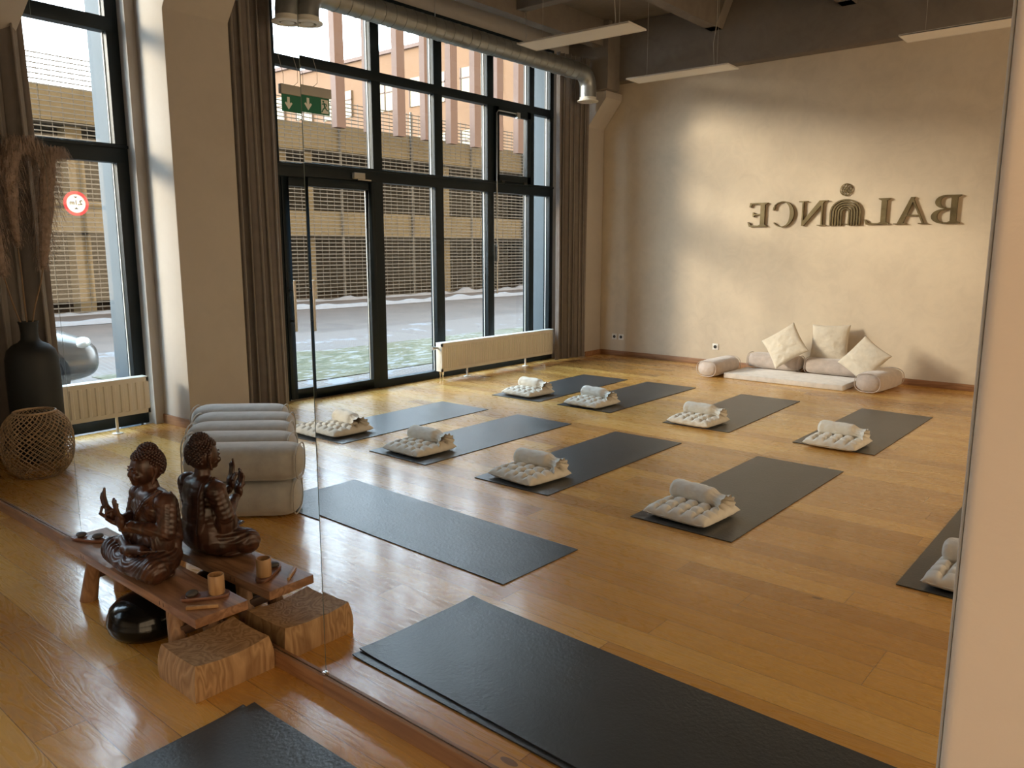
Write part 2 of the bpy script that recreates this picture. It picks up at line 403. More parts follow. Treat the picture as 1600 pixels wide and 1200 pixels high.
# mirror wall: two leaves that meet at the bent seam, and the plaster that stands proud right of the mirror
def mwall(x):   # y of the mirror wall line at x
    return YM if x >= SEAM else YM - math.tan(BEND) * (SEAM - x)
b = B()
b.prism([(SEAM, YM + 0.012), (-0.225, YM + 0.012), (-0.225, 1.78), (SEAM, 1.78)], ZC)
b.prism([(-6.72, mwall(-6.72) + 0.012), (SEAM, YM + 0.012), (SEAM, 1.78), (-6.72, 1.78)], ZC)
struct(b.build('wall_mirror', M['plaster'], smooth=0))
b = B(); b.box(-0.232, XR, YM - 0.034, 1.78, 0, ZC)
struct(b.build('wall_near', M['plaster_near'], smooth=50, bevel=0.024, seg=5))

# ceiling beams
def beam(x0, x1, y0, y1, z0, z1, i):
    b = B(); b.box(x0, x1, y0, y1, z0, z1); struct(b.build('trim_%d' % i, M['concrete'], bevel=0.012))
beam(-6.6, XR, -6.32, YF, 3.69, ZC, 1)
k = 2
for xr in (-6.12, -4.58, -3.04, -1.50, 0.04, 1.58):
    b = B(); b.box(xr - 0.075, xr + 0.075, -6.30, 1.78, 4.10, ZC)
    b.add([(xr - 0.075, -6.3, 4.1), (xr + 0.075, -6.3, 4.1), (xr + 0.2, -6.3, ZC), (xr - 0.2, -6.3, ZC),
           (xr - 0.075, -6.12, 4.1), (xr + 0.075, -6.12, 4.1), (xr + 0.2, -6.12, ZC), (xr - 0.2, -6.12, ZC)],
          [(0, 1, 2, 3), (7, 6, 5, 4), (0, 4, 5, 1), (1, 5, 6, 2), (2, 6, 7, 3), (3, 7, 4, 0)])
    struct(b.build('trim_%d' % k, M['concrete'], bevel=0.0, smooth=0)); k += 1
beam(-6.05, XR, -4.42, -4.28, 4.16, ZC, k); k += 1
beam(-6.05, XR, -1.42, -1.28, 4.16, ZC, k); k += 1

# pilasters with flared heads
def pilaster(name, y0, y1, xf, head_z=3.22, mat='pilaster', top=None, fl=0.28):
    top = top or ZC
    b = B()
    pts = [(-6.62, 0), (xf, 0), (xf, head_z), (xf + fl, head_z + 0.35), (xf + fl, head_z + 0.40), (xf + fl, top), (-6.62, top)]
    ya, yb = max(y0, y1), min(y0, y1)
    n = len(pts)
    v = [(x, ya, z) for x, z in pts] + [(x, yb, z) for x, z in pts]
    f = [tuple(range(n)), tuple(reversed(range(n, 2 * n)))] + [(i, n + i, n + (i + 1) % n, (i + 1) % n) for i in range(n)]
    b.add(v, f); return struct(b.build(name, M[mat], bevel=0.010, smooth=50))
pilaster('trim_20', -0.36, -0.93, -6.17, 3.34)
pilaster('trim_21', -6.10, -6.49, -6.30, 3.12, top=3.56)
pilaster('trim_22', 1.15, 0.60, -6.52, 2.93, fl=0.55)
# corner block of rough concrete above the right pilaster head
b = B(); b.box(-6.60, -5.96, -6.04, -6.34, 3.56, ZC); struct(b.build('trim_23', M['concrete'], bevel=0.03))

# skirting
def skirt(name, p0, p1, h=0.072, t=0.014, mat='skirting', nrm=None):
    p0, p1 = Vector(p0), Vector(p1); d = (p1 - p0).normalized(); n = Vector((-d.y, d.x)) if nrm is None else Vector(nrm)
    b = B(); q = [p0, p1, p1 + n * t, p0 + n * t]
    b.prism([(a.x, a.y) for a in q], h); return struct(b.build(name, M[mat], bevel=0.003))
skirt('baseboard_back', (-6.29, YF + 0.0), (XR, YF + 0.0), nrm=(0, 1))
skirt('baseboard_left', (-6.62, -0.36), (-6.17, -0.36), 0.08, nrm=(0, 1))
skirt('baseboard_pilaster', (-6.17, -0.93), (-6.17, -0.346), 0.08, nrm=(1, 0))
skirt('baseboard_corner', (-6.30, YF), (-6.30, -6.10), 0.07, nrm=(1, 0))
RAIL_H, RAIL_T = 0.060, 0.016
skirt('baseboard_mirror', (SEAM, YM), (-0.235, YM), RAIL_H, RAIL_T, nrm=(0, -1))
dv = Vector((-math.cos(BEND), -math.sin(BEND))); nv = Vector((math.sin(BEND), -math.cos(BEND)))
pl = Vector((SEAM, YM)); pe = pl + dv * 4.12
skirt('baseboard_mirror_left', pl, pe, RAIL_H, RAIL_T, nrm=nv)
skirt('baseboard_near', (-0.225, YM - 0.034), (XR, YM - 0.034), 0.07, 0.012, nrm=(0, -1))

# mirrors: every panel is a thing
def mirror_panel(p0, p1, nrm, label):
    p0, p1 = Vector(p0), Vector(p1); n = Vector(nrm); d = (p1 - p0).normalized()
    a, c = p0 + d * 0.0019, p1 - d * 0.0019
    b = B(); z0, z1 = RAIL_H + 0.002, 2.95; t = 0.006
    q = [a, c, c - n * t, a - n * t]
    v = [(p.x, p.y, z0) for p in q] + [(p.x, p.y, z1) for p in q]
    b.mi = 0; b.add(v, [(0, 1, 5, 4)])
    b.mi = 1; b.add(v, [(2, 3, 7, 6), (1, 2, 6, 5), (3, 0, 4, 7), (4, 5, 6, 7), (3, 2, 1, 0)])
    o = b.build('mirror', [M['mirror'], M['mirror_edge']], smooth=0)
    return tag(o, label, 'mirror')
mirror_panel((SEAM, YM), (-0.238, YM), (0, -1), 'wall mirror panel reflecting the yoga mats and back wall lettering, right of the chrome clip')
m1 = pl + dv * 1.925
mirror_panel(m1, pl, nv, 'wall mirror panel directly behind the wooden bench, between the two vertical seams')
mirror_panel(pl + dv * 4.12, m1, nv, 'wall mirror panel at far left, reflecting the black vase and rattan globe')
b = B(); b.box(-0.014, 0.002, -0.007, 0.0, -0.004, 0.010, TR((SEAM, YM - 0.001, RAIL_H + 0.001)))
tag(b.build('mirror_clip', M['clip'], bevel=0.001), 'tiny chrome clip holding two mirror panels at the foot of their seam', 'clip')
b = B(); b.box(-0.2395, -0.2345, YM - 0.008, YM + 0.004, RAIL_H, 2.95)
struct(b.build('trim_24', M['white_metal'], bevel=0.002))

# ------------------------------------------------------------------ windows
def fbar(b, x0, y0, y1, z0, z1, d=0.10): b.box(x0, x0 - d, y0, y1, z0, z1)
def window2():
    x = XW2; b = B()
    for (a, c) in [(-1.30, -1.35), (-1.56, -1.645), (-2.56, -2.68), (-3.455, -3.585), (-4.345, -4.46), (-5.15, -5.25), (-5.585, -5.66)]:
        b.box(x, x - 0.10, a, c, 0.0, 4.05)
    b.box(x + 0.002, x - 0.102, -1.30, -5.66, 2.19, 2.325)
    b.box(x + 0.015, x - 0.05, -1.30, -5.66, 2.295, 2.318)
    b.box(x + 0.001, x - 0.101, -1.30, -5.66, 3.205, 3.30)
    b.box(x + 0.001, x - 0.101, -2.56, -5.66, 0.0, 0.085); b.box(x + 0.001, x - 0.101, -1.30, -1.56, 0.0, 0.085)
    b.box(x + 0.001, x - 0.101, -1.30, -5.66, 3.98, 4.05)
    # the light-coloured outer seal at the side of each pane
    fr = struct(b.build('window_2', M['frame'], bevel=0.004))
    g = B()
    cols = [(-1.35, -1.56), (-2.68, -3.455), (-3.585, -4.345), (-4.46, -5.15), (-5.25, -5.585)]
    i = 0
    for a, c in cols:
        for z0, z1 in ((0.085, 2.19), (2.325, 3.205), (3.30, 3.98)):
            g = B(); g.box(x - 0.045, x - 0.053, a, c, z0, z1); g.build('pane', M['glass'], fr, smooth=0)
            s = B(); s.box(x - 0.058, x - 0.066, c + 0.007, c, z0, z1); s.build('glazing_bead', M['white_metal'], fr, smooth=0)
    for z0, z1 in ((2.325, 3.205), (3.30, 3.98)):
        g = B(); g.box(x - 0.045, x - 0.053, -1.645, -2.56, z0, z1); g.build('pane', M['glass'], fr, smooth=0)
        s = B(); s.box(x - 0.058, x - 0.066, -2.553, -2.56, z0, z1); s.build('glazing_bead', M['white_metal'], fr, smooth=0)
    # top hung sash
    s = B(); a, c, z0, z1 = -4.46, -5.15, 2.325, 3.205; xx = x + 0.028
    s.box(xx, x - 0.03, a, a - 0.075, z0, z1); s.box(xx, x - 0.03, c + 0.075, c, z0, z1)
    s.box(xx, x - 0.03, a, c, z0, z0 + 0.085); s.box(xx, x - 0.03, a, c, z1 - 0.085, z1)
    s.build('sash', M['frame'], fr, bevel=0.003)
    h = B(); h.tube([(xx + 0.012, -4.47, 0.95), (xx + 0.012, -4.47, 3.12), (xx + 0.012, -4.50, 3.155), (xx + 0.012, -4.86, 3.155)], 0.008, 8)
    h.box(xx, xx + 0.03, -4.84, -4.90, 3.10, 3.17); h.box(xx - 0.02, xx + 0.03, -4.455, -4.485, 1.35, 1.55)
    h.build('opener_rod', M['steel'], fr)
    h = B(); h.box(xx, xx + 0.012, -4.56, -4.62, 2.31, 2.335); h.box(xx, xx + 0.012, -5.0, -5.06, 2.31, 2.335); h.build('hinge', M['dark'], fr)
    # glazed door
    d = B(); x0, x1 = x + 0.012, x - 0.055
    d.box(x0, x1, -1.645, -1.725, 0.01, 2.185); d.box(x0, x1, -2.47, -2.56, 0.01, 2.185)
    d.box(x0, x1, -1.725, -2.47, 0.01, 0.11); d.box(x0, x1, -1.725, -2.47, 2.10, 2.185)
    do = struct(d.build('door_1', M['frame'], bevel=0.004))
    g = B(); g.box(x - 0.02, x - 0.028, -1.725, -2.47, 0.11, 2.10); g.build('pane', M['glass'], do, smooth=0)
    g = B(); g.box(x - 0.034, x - 0.042, -2.463, -2.47, 0.11, 2.10); g.build('glazing_bead', M['white_metal'], do, smooth=0)
    h = B(); h.box(x0 + 0.055, x0 + 0.075, -1.672, -1.700, 0.70, 1.20)
    h.cyl((x0, -1.686, 0.80), (x0 + 0.06, -1.686, 0.80), 0.009); h.cyl((x0, -1.686, 1.10), (x0 + 0.06, -1.686, 1.10), 0.009)
    h.build('door_handle', M['steel'], do, bevel=0.002)
    h = B(); h.box(x0, x0 + 0.045, -2.26, -2.40, 2.205, 2.265); h.build('door_closer', M['sign_bar'], do, bevel=0.004)
    h = B(); h.box(x0 + 0.045, x0 + 0.055, -2.30, -2.47, 2.19, 2.202); h.build('closer_arm', M['steel'], do)
window2()
def window1():
    x = XW1; b = B()
    for (a, c) in [(1.0, 0.92), (-0.18, -0.28)]: b.box(x, x - 0.10, a, c, 0.0, 4.05)
    b.box(x + 0.001, x - 0.101, 1.0, -0.28, 0.0, 0.10); b.box(x + 0.001, x - 0.101, 1.0, -0.28, 3.22, 3.33)
    b.box(x + 0.001, x - 0.101, 1.0, -0.28, 2.20, 2.35); b.box(x + 0.02, x - 0.05, 1.0, -0.28, 2.315, 2.34); b.box(x, x - 0.1, 1.0, -0.28, 3.98, 4.05)
    fr = struct(b.build('window_1', M['frame'], bevel=0.004))
    for z0, z1 in ((0.10, 2.20), (2.35, 3.22), (3.33, 3.98)):
        g = B(); g.box(x - 0.045, x - 0.053, 0.92, -0.18, z0, z1); g.build('pane', M['glass'], fr, smooth=0)
        s = B(); s.box(x - 0.058, x - 0.066, -0.173, -0.18, z0, z1); s.build('glazing_bead', M['white_metal'], fr, smooth=0)
window1()
def added_window_bay():     # unseen window bay, added on the right to let in warm fill light
    x = XR + 0.12; b = B()
    for y in (-5.56, -4.05, -2.6, -1.15, 0.36): b.box(x, x + 0.08, y - 0.04, y + 0.04, 0.4, 3.7)
    for z in (0.44, 2.3, 3.66): b.box(x + 0.001, x + 0.079, -5.6, 0.4, z - 0.04, z + 0.04)
    fr = struct(b.build('added_window', M['frame'], smooth=0))
    for y0, y1 in ((-5.52, -4.09), (-4.01, -2.64), (-2.56, -1.19), (-1.11, 0.32)):
        for z0, z1 in ((0.48, 2.26), (2.34, 3.62)):
            g = B(); g.box(x + 0.03, x + 0.038, y0, y1, z0, z1); g.build('pane', M['glass'], fr, smooth=0)
added_window_bay()
# outer reveals of the building
b = B(); b.box(-7.22, -6.83, -0.26, -1.34, -0.15, 4.3); b.box(-6.93, -6.66, -5.62, -6.8, -0.15, 4.3); b.box(-7.22, -6.83, 0.98, 1.9, -0.15, 4.3)
struct(b.build('wall_outer', M['render'], smooth=0))

# ------------------------------------------------------------------ radiators
def radiator(y0, y1, z0, z1, x, label, feet, valves=None, pitch=0.033, depth=0.10):
    ym = (y0 + y1) / 2; r = empty('radiator', (x, ym, 0), 0, label, 'radiator')
    L = abs(y1 - y0) / 2
    b = B(); b.box(-depth / 2 + 0.004, depth / 2 - 0.016, -L, L, z0, z1); b.build('body', M['radiator'], r, bevel=0.006)
    b = B(); n = int(2 * L / pitch)
    # fluted front panel
    prof = []
    for i in range(n):
        ya = -L + 0.02 + i * (2 * L - 0.04) / n; w_ = (2 * L - 0.04) / n
        for fr_, dx in ((0.0, 0), (0.3, 0.0), (0.42, -0.006), (0.88, -0.006)): prof.append((ya + fr_ * w_, dx))
    prof.append((L - 0.02, 0)); z2, z3 = z0 + 0.035, z1 - 0.035
    b.grid(len(prof) - 1, 1, lambda u, v: (depth / 2 + prof[round(u * (len(prof) - 1))][1] - 0.0, prof[round(u * (len(prof) - 1))][0], z2 + (z3 - z2) * v))
    b.box(depth / 2 - 0.012, depth / 2 + 0.0, -L, L, z3, z1); b.box(depth / 2 - 0.012, depth / 2 + 0.0, -L, L, z0, z2)
    b.box(depth / 2 - 0.012, depth / 2, -L, -L + 0.02, z0, z1); b.box(depth / 2 - 0.012, depth / 2, L - 0.02, L, z0, z1)
    b.build('front_panel', M['radiator'], r, smooth=30)
    b = B(); b.box(-depth / 2, depth / 2 + 0.002, -L, L, z1, z1 + 0.006); b.build('top_grille', M['white_metal'], r, bevel=0.002)
    for fy in feet:
        f = B(); yy = fy - ym; f.cyl((0.01, yy, 0.008), (0.01, yy, z0 + 0.02), 0.011); f.lathe([(0.042, 0), (0.042, 0.006), (0.02, 0.010), (0.014, 0.012)], 20, TR((0.01, yy, 0)))
        f.build('foot', M['white_metal'], r)
    if valves:
        v = B(); 
        for dx in (-0.012, 0.03): v.cyl((dx, valves - ym, 0), (dx, valves - ym, z0 + 0.03), 0.008, n=10); v.cyl((dx, valves - ym, z0 - 0.035), (dx, valves - ym, z0 + 0.0), 0.016, n=12)
        v.build('valve', M['clip'], r)
        v = B(); v.cyl((-0.02, L, z1 - 0.05), (-0.02, L + 0.045, z1 - 0.05), 0.014); v.cyl((-0.02, L + 0.045, z1 - 0.05), (-0.02, L + 0.09, z1 - 0.05), 0.021)
        v.build('thermostat_head', M['steel'], r)
radiator(-3.30, -5.42, 0.11, 0.435, -6.38, 'long low white radiator with fine flutes under the tall window beside the back curtain', [-3.76, -4.86], -3.33)
radiator(0.98, -0.17, 0.145, 0.445, -6.51, 'short white ribbed radiator under the window behind the rattan globe', [0.10, 0.75], None, 0.066)

# ------------------------------------------------------------------ curtains
def curtain(pts, z0, z1, amp, waves, label, seed, flare=1.0):
    """pts: two xy ends of the gathered curtain"""
    (xa, ya), (xb, yb) = pts; d = Vector((xb - xa, yb - ya)); L = d.length; d.normalize(); n = Vector((-d.y, d.x))
    rr = random.Random(seed); ph = [rr.uniform(-0.5, 0.5) for _ in range(waves + 2)]
    N, V = waves * 12, 14
    def P(u, v, off):
        t = u * waves; k = int(min(t, waves - 1e-6)); w_ = math.sin(2 * PI * t + ph[k] * 0.0) + 0.35 * math.sin(2 * PI * t * 0.5 + seed)
        a = amp * (0.75 + 0.25 * math.sin(3.1 * v + u * 5)) * w_
        c = 0.5 + (u - 0.5) * (1 + (flare - 1) * (1 - v))
        sw = 0.008 * math.sin(9 * u + 4 * v + seed)
        q = Vector((xa, ya)) + d * (L * c + 0.35 * amp * math.sin(4 * PI * t)) + n * (a + sw + off)
        return (q.x, q.y, z0 + (z1 - z0) * v + (0.006 * math.sin(2 * PI * t) if v < 0.01 else 0))
    b = B(); b.grid(N, V, lambda u, v: P(u, v, 0)); o = b.build('curtain', M['curtain'], smooth=180)
    md = o.modifiers.new('thickness', 'SOLIDIFY'); md.thickness = 0.004
    return tag(o, label, 'curtain')
curtain([(-6.30, -5.38), (-6.22, -5.98)], 0.03, 3.95, 0.05, 6, 'tall taupe curtain gathered in the corner beside the back wall', 1)
curtain([(-6.28, -0.98), (-6.33, -1.46)], 0.02, 4.0, 0.055, 5, 'tall taupe curtain between the pilaster and the glazed door', 2, 1.08)
curtain([(-6.40, 0.57), (-6.35, 1.30)], 0.02, 4.0, 0.055, 6, 'tall taupe curtain behind the black vase of pampas', 3, 1.12)

# ------------------------------------------------------------------ duct
def duct():
    r = empty('ventilation_duct', (-6.0, -3.5, 3.69), 0, 'round galvanised ventilation duct running under the ceiling along the tall window', 'duct')
    X, Z, rad = 0, 0, 0.105
    path = [(0, 2.12 , -0.06), (0, 2.10, 0.0)]
    y0, y1 = 1.93, -1.98
    b = B(); pts = []; rads = []
    def arc(cy_, cz, R_, a0, a1, n):
        return [(0, cy_ + R_ * math.cos(a0 + (a1 - a0) * i / n), cz + R_ * math.sin(a0 + (a1 - a0) * i / n)) for i in range(n + 1)]
    Rb = 0.17
    left = arc(y0, -Rb, Rb, 0, PI / 2, 6); right = arc(y1, -Rb, Rb, PI / 2, PI, 6)
    pts = [(0, y0 + Rb, -0.24)] + left
    n = 30
    pts += [(0, y0 + (y1 - y0) * i / n, 0) for i in range(1, n)]
    pts += right + [(0, y1 - Rb, -0.30)]
    b.tube(pts, rad, 24, cap=False); b.build('pipe', M['duct'], r)
    for i in range(1, n):
        q = B(); yy = y0 + (y1 - y0) * i / n
        q.lathe([(rad - 0.001, -0.006), (rad + 0.0045, -0.003), (rad + 0.0045, 0.003), (rad - 0.001, 0.006)], 24, TR((0, yy, 0), 0, PI / 2), cap=False)
        q.build('seam_ring', M['duct'], r)
    for yy, zz in ((y0 + Rb, -0.26), (y1 - Rb, -0.33)):
        q = B(); q.lathe([(rad + 0.002, 0.04), (rad + 0.002, 0.01), (rad + 0.03, 0.0), (rad + 0.03, -0.012), (rad * 0.78, -0.018), (rad * 0.7, -0.004)], 28, TR((0, yy, zz)), cap=False)
        q.lathe([(0.001, 0.0), (rad * 0.55, -0.004), (rad * 0.55, -0.014), (0.001, -0.016)], 24, TR((0, yy, zz)), cap=False)
        q.build('diffuser', M['white_metal'], r)
    for yy in (-0.9, 0.55):
        q = B(); q.cyl((0.0, yy, 0.1), (0.0, yy, 0.73), 0.004, n=6); q.build('hanger', M['steel'], r)
duct()

# ------------------------------------------------------------------ hanging light panels
def light_panel(x0, x1, y0, y1, z, label, rz=0):
    cx, cy_ = (x0 + x1) / 2, (y0 + y1) / 2; hx, hy = (x1 - x0) / 2, (y1 - y0) / 2
    r = empty('ceiling_light', (cx, cy_, z), rz, label, 'ceiling light', 'flat hanging light panels')
    b = B()
    t = 0.012
    b.box(-hx, hx, -hy, -hy + t, 0, 0.014); b.box(-hx, hx, hy - t, hy, 0, 0.014); b.box(-hx, -hx + t, -hy, hy, 0, 0.014); b.box(hx - t, hx, -hy, hy, 0, 0.014); b.box(-hx, hx, -hy, hy, 0.010, 0.015)
    b.build('frame', M['panel'], r)
    b = B(); b.box(-hx + t, hx - t, -hy + t, hy - t, 0.002, 0.009); b.build('diffuser', M['diffuser'], r)
    for sx in (-1, 1):
        q = B(); q.tube([(sx * (hx - 0.18), 0, 0.014), (sx * (hx - 0.18), 0.0, ZC - z)], 0.0022, 6); q.build('suspension_wire', M['cable'], r)
    q = B(); q.tube([(hx - 0.20, 0.02, 0.014), (hx - 0.215, 0.03, 0.25), (hx - 0.19, 0.02, 0.45), (hx - 0.2, 0.0, 0.8), (hx - 0.19, 0, ZC - z)], 0.004, 6); q.build('power_cord', M['cable'], r)
light_panel(-4.88, -3.72, -2.92, -3.21, 3.35, 'flat white hanging light panel nearest the ventilation duct', R(-3))
light_panel(-4.92, -3.74, -4.85, -5.12, 3.35, 'flat white hanging light panel nearest the corner curtain, farthest from the mirror', R(-2))
light_panel(-2.12, -0.92, -4.85, -5.12, 3.35, 'flat white hanging light panel above the back wall lettering, cut by the right mirror edge', 0)

# ------------------------------------------------------------------ exit sign
def exit_sign():
    x = -6.28
    r = empty('exit_sign', (x, -1.66, 2.81), R(0), 'green and white emergency exit sign with running figure and arrow, hung before the glazed door', 'exit sign')
    # plane runs along y, face looks to +x
    b = B(); b.box(-0.022, 0.022, -0.17, 0.17, 0.075, 0.16); b.build('housing', M['sign_bar'], r, bevel=0.004)
    b = B(); b.box(-0.003, 0.003, -0.155, 0.155, -0.075, 0.075); b.build('panel', M['sign_green'], r)
    # arrow pointing down on the +y half, running figure on the other half; on both faces
    for s_ in (1, -1):
        q = B(); fx = 0.0032 * s_; dx = 0.001 * s_
        def poly(pts):
            n = len(pts)
            v = [(fx, y, z) for y, z in pts] + [(fx + dx, y, z) for y, z in pts]
            q.add(v, [tuple(range(n)), tuple(reversed(range(n, 2 * n)))] + [(i, n + i, n + (i + 1) % n, (i + 1) % n) for i in range(n)])
        poly([(0.070, 0.055), (0.098, 0.055), (0.098, -0.002), (0.112, 0.012), (0.125, 0.0), (0.084, -0.055), (0.043, 0.0), (0.056, 0.012), (0.070, -0.002)])
        q.build('arrow', M['sign_white'], r, smooth=0); q = B()
        poly([(-0.062, 0.062), (-0.142, 0.062), (-0.142, -0.062), (-0.062, -0.062)])
        q.build('doorway', M['sign_white'], r, smooth=0)
        q = B(); fx = 0.0045 * s_
        def seg(a, c, w_):
            a, c = Vector(a), Vector(c); d = (c - a).normalized(); n = Vector((-d.y, d.x)) * w_
            poly([tuple(a + n), tuple(c + n), tuple(c - n), tuple(a - n)])
        k = 12; poly([(-0.085 + 0.010 * math.cos(2 * PI * i / k), 0.044 + 0.010 * math.sin(2 * PI * i / k)) for i in range(k)])
        seg((-0.09, 0.032), (-0.103, -0.006), 0.009); seg((-0.103, -0.006), (-0.082, -0.024), 0.006); seg((-0.082, -0.024), (-0.066, -0.052), 0.006)
        seg((-0.103, -0.006), (-0.122, -0.030), 0.006); seg((-0.122, -0.030), (-0.138, -0.032), 0.005)
        seg((-0.092, 0.028), (-0.068, 0.018), 0.0045); seg((-0.093, 0.028), (-0.118, 0.022), 0.0045); seg((-0.118, 0.022), (-0.124, 0.002), 0.0045)
        q.build('running_figure', M['sign_green'], r, smooth=0)
    q = B(); q.tube([(0, 0.13, 0.16), (0.01, 0.135, 0.25), (-0.02, 0.16, 0.42), (0.1, 0.22, 0.62), (0.15, 0.24, 0.66)], 0.0022, 6)
    q.tube([(0, 0.02, 0.16), (0.0, -0.03, 0.20), (0.0, -0.03, 0.30), (0.02, 0.04, 0.45), (0.06, 0.10, 0.70)], 0.0022, 6)
    q.build('cable', M['cable'], r)
exit_sign()

# ------------------------------------------------------------------ lettering on the back wall (reads BALANCE in the room, reversed in the mirror)
def arcpts(cx, cy_, rx, ry, a0, a1, n=18):
    return [(cx + rx * math.cos(a0 + (a1 - a0) * i / n), cy_ + ry * math.sin(a0 + (a1 - a0) * i / n)) for i in range(n + 1)]
def stem(x, w_, y0=0, y1=1, s=0.09, t=0.035):
    """a serif stem centred on x"""
    return [[(x - w_ / 2, y0), (x + w_ / 2, y0), (x + w_ / 2, y1), (x - w_ / 2, y1)],
            [(x - w_ / 2 - s, y0), (x + w_ / 2 + s, y0), (x + w_ / 2 + s, y0 + t), (x + w_ / 2, y0 + t * 2.6), (x - w_ / 2, y0 + t * 2.6), (x - w_ / 2 - s, y0 + t)],
            [(x - w_ / 2 - s, y1 - t), (x - w_ / 2, y1 - t * 2.6), (x + w_ / 2, y1 - t * 2.6), (x + w_ / 2 + s, y1 - t), (x + w_ / 2 + s, y1), (x - w_ / 2 - s, y1)]]
def bowl(cx, cy_, rx, ry, thick, thin, a0, a1, n=20):
    out = []
    o = arcpts(cx, cy_, rx, ry, a0, a1, n)
    i = arcpts(cx, cy_, rx - thick, ry - thin, a0, a1, n)
    for k in range(n): out.append([o[k], o[k + 1], i[k + 1], i[k]])
    return out
def letter_polys(ch):
    T = 0.16; t = 0.05
    if ch == 'B':
        P = stem(0.20, T)
        P += [[(0.28, 1 - t), (0.44, 1 - t), (0.44, 1), (0.28, 1)], [(0.28, 0.5), (0.46, 0.5), (0.46, 0.55), (0.28, 0.55)], [(0.28, 0), (0.46, 0), (0.46, t), (0.28, t)]]
        P += bowl(0.42, 0.765, 0.27, 0.235, 0.14, 0.05, -PI / 2, PI / 2) + bowl(0.44, 0.26, 0.33, 0.26, 0.155, 0.05, -PI / 2, PI / 2); return P, 0.80
    if ch == 'A':
        P = [[(0.06, 0), (0.12, 0), (0.475, 0.93), (0.44, 1.0)], [(0.38, 1.0), (0.70, 0), (0.88, 0), (0.50, 1.0)]]
        P += [[(0.21, 0.30), (0.70, 0.30), (0.70, 0.345), (0.21, 0.345)], [(-0.03, 0), (0.24, 0), (0.24, 0.03), (-0.03, 0.03)], [(0.58, 0), (0.98, 0), (0.98, 0.03), (0.58, 0.03)]]; return P, 0.95
    if ch == 'L':
        P = stem(0.20, T); P += [[(0.28, 0), (0.70, 0), (0.76, 0.20), (0.72, 0.20), (0.62, 0.055), (0.28, 0.045)]]; return P, 0.78
    if ch == 'N':
        P = [[(0.14, 0), (0.19, 0), (0.19, 1), (0.14, 1)], [(0.78, 0), (0.83, 0), (0.83, 1), (0.78, 1)], [(0.06, 1), (0.26, 1), (0.83, 0.13), (0.83, 0), (0.76, 0)]]
        P += [[(0.02, 0), (0.31, 0), (0.31, 0.03), (0.02, 0.03)], [(0.66, 0.97), (0.95, 0.97), (0.95, 1), (0.66, 1)], [(-0.02, 0.97), (0.15, 0.97), (0.15, 1), (-0.02, 1)]]; return P, 0.95
    if ch == 'C':
        P = []
        a0, a1, n = R(42), R(318), 40
        for k in range(n):
            A, Bb = a0 + (a1 - a0) * k / n, a0 + (a1 - a0) * (k + 1) / n
            def q(a, inner):
                th = 0.035 + 0.13 * max(0, -math.cos(a)) ** 0.8
                return ((0.5 + (0.46 - (th if inner else 0)) * math.cos(a)), 0.5 + (0.52 - ((0.035 + 0.02 * max(0, -math.cos(a))) if inner else 0)) * math.sin(a))
            P.append([q(A, 0), q(Bb, 0), q(Bb, 1), q(A, 1)])
        P += [[(0.80, 0.87), (0.87, 0.78), (0.89, 0.66), (0.84, 0.66), (0.80, 0.76)]]; return P, 0.88
    if ch == 'E':
        P = stem(0.20, T)
        P += [[(0.28, 0), (0.68, 0), (0.74, 0.20), (0.70, 0.20), (0.61, 0.055), (0.28, 0.045)], [(0.28, 0.955), (0.60, 0.945), (0.65, 0.82), (0.69, 0.82), (0.67, 1), (0.28, 1)],
              [(0.28, 0.48), (0.50, 0.485), (0.52, 0.41), (0.56, 0.41), (0.56, 0.60), (0.52, 0.60), (0.50, 0.525), (0.28, 0.53)]]; return P, 0.78
def wall_glyph(name, polys, wid, xl, xr_, z0, z1, label, cat='letter', depth=0.022):
    """xl: room-left edge (higher x), text runs towards -x"""
    b = B(); sx = (xl - xr_) / wid; sz = (z1 - z0)
    for i, P in enumerate(polys):
        area = sum(P[k][0] * P[(k + 1) % len(P)][1] - P[(k + 1) % len(P)][0] * P[k][1] for k in range(len(P)))
        if area < 0: P = P[::-1]
        n = len(P); off = 0.00004 * (i % 5)
        v = [(xl - x * sx, YF + 0.0004, z0 + y * sz) for x, y in P] + [(xl - x * sx, YF + 0.012 + depth + off, z0 + y * sz) for x, y in P]
        b.add(v, [tuple(range(n)), tuple(reversed(range(n, 2 * n)))] + [(k, n + k, n + (k + 1) % n, (k + 1) % n) for k in range(n)])
    o = b.build(name, M['bronze'], smooth=0, merge=False)
    return tag(o, label, cat, 'bronze sign letters and emblem on the back wall')
spans = [('B', -1.805, -2.105, 1.765, 2.062, 'bronze serif letter B, first of the word on the back wall'),
         ('A', -2.135, -2.455, 1.768, 2.055, 'bronze serif letter A, between the B and the L on the back wall'),
         ('L', -2.500, -2.780, 1.770, 2.055, 'bronze serif letter L, just beside the arch emblem on the back wall'),
         ('N', -3.190, -3.520, 1.770, 2.055, 'bronze serif letter N, between the arch emblem and the C on the back wall'),
         ('C', -3.560, -3.830, 1.765, 2.058, 'bronze serif letter C, between the N and the E on the back wall'),
         ('E', -3.890, -4.160, 1.770, 2.055, 'bronze serif letter E, last of the word on the back wall')]
for ch, xl, xr_, z0, z1, lab in spans:
    P, wd = letter_polys(ch); wall_glyph('wall_letter', P, wd, xl, xr_, z0, z1, lab)
b = B(); cx = -2.985
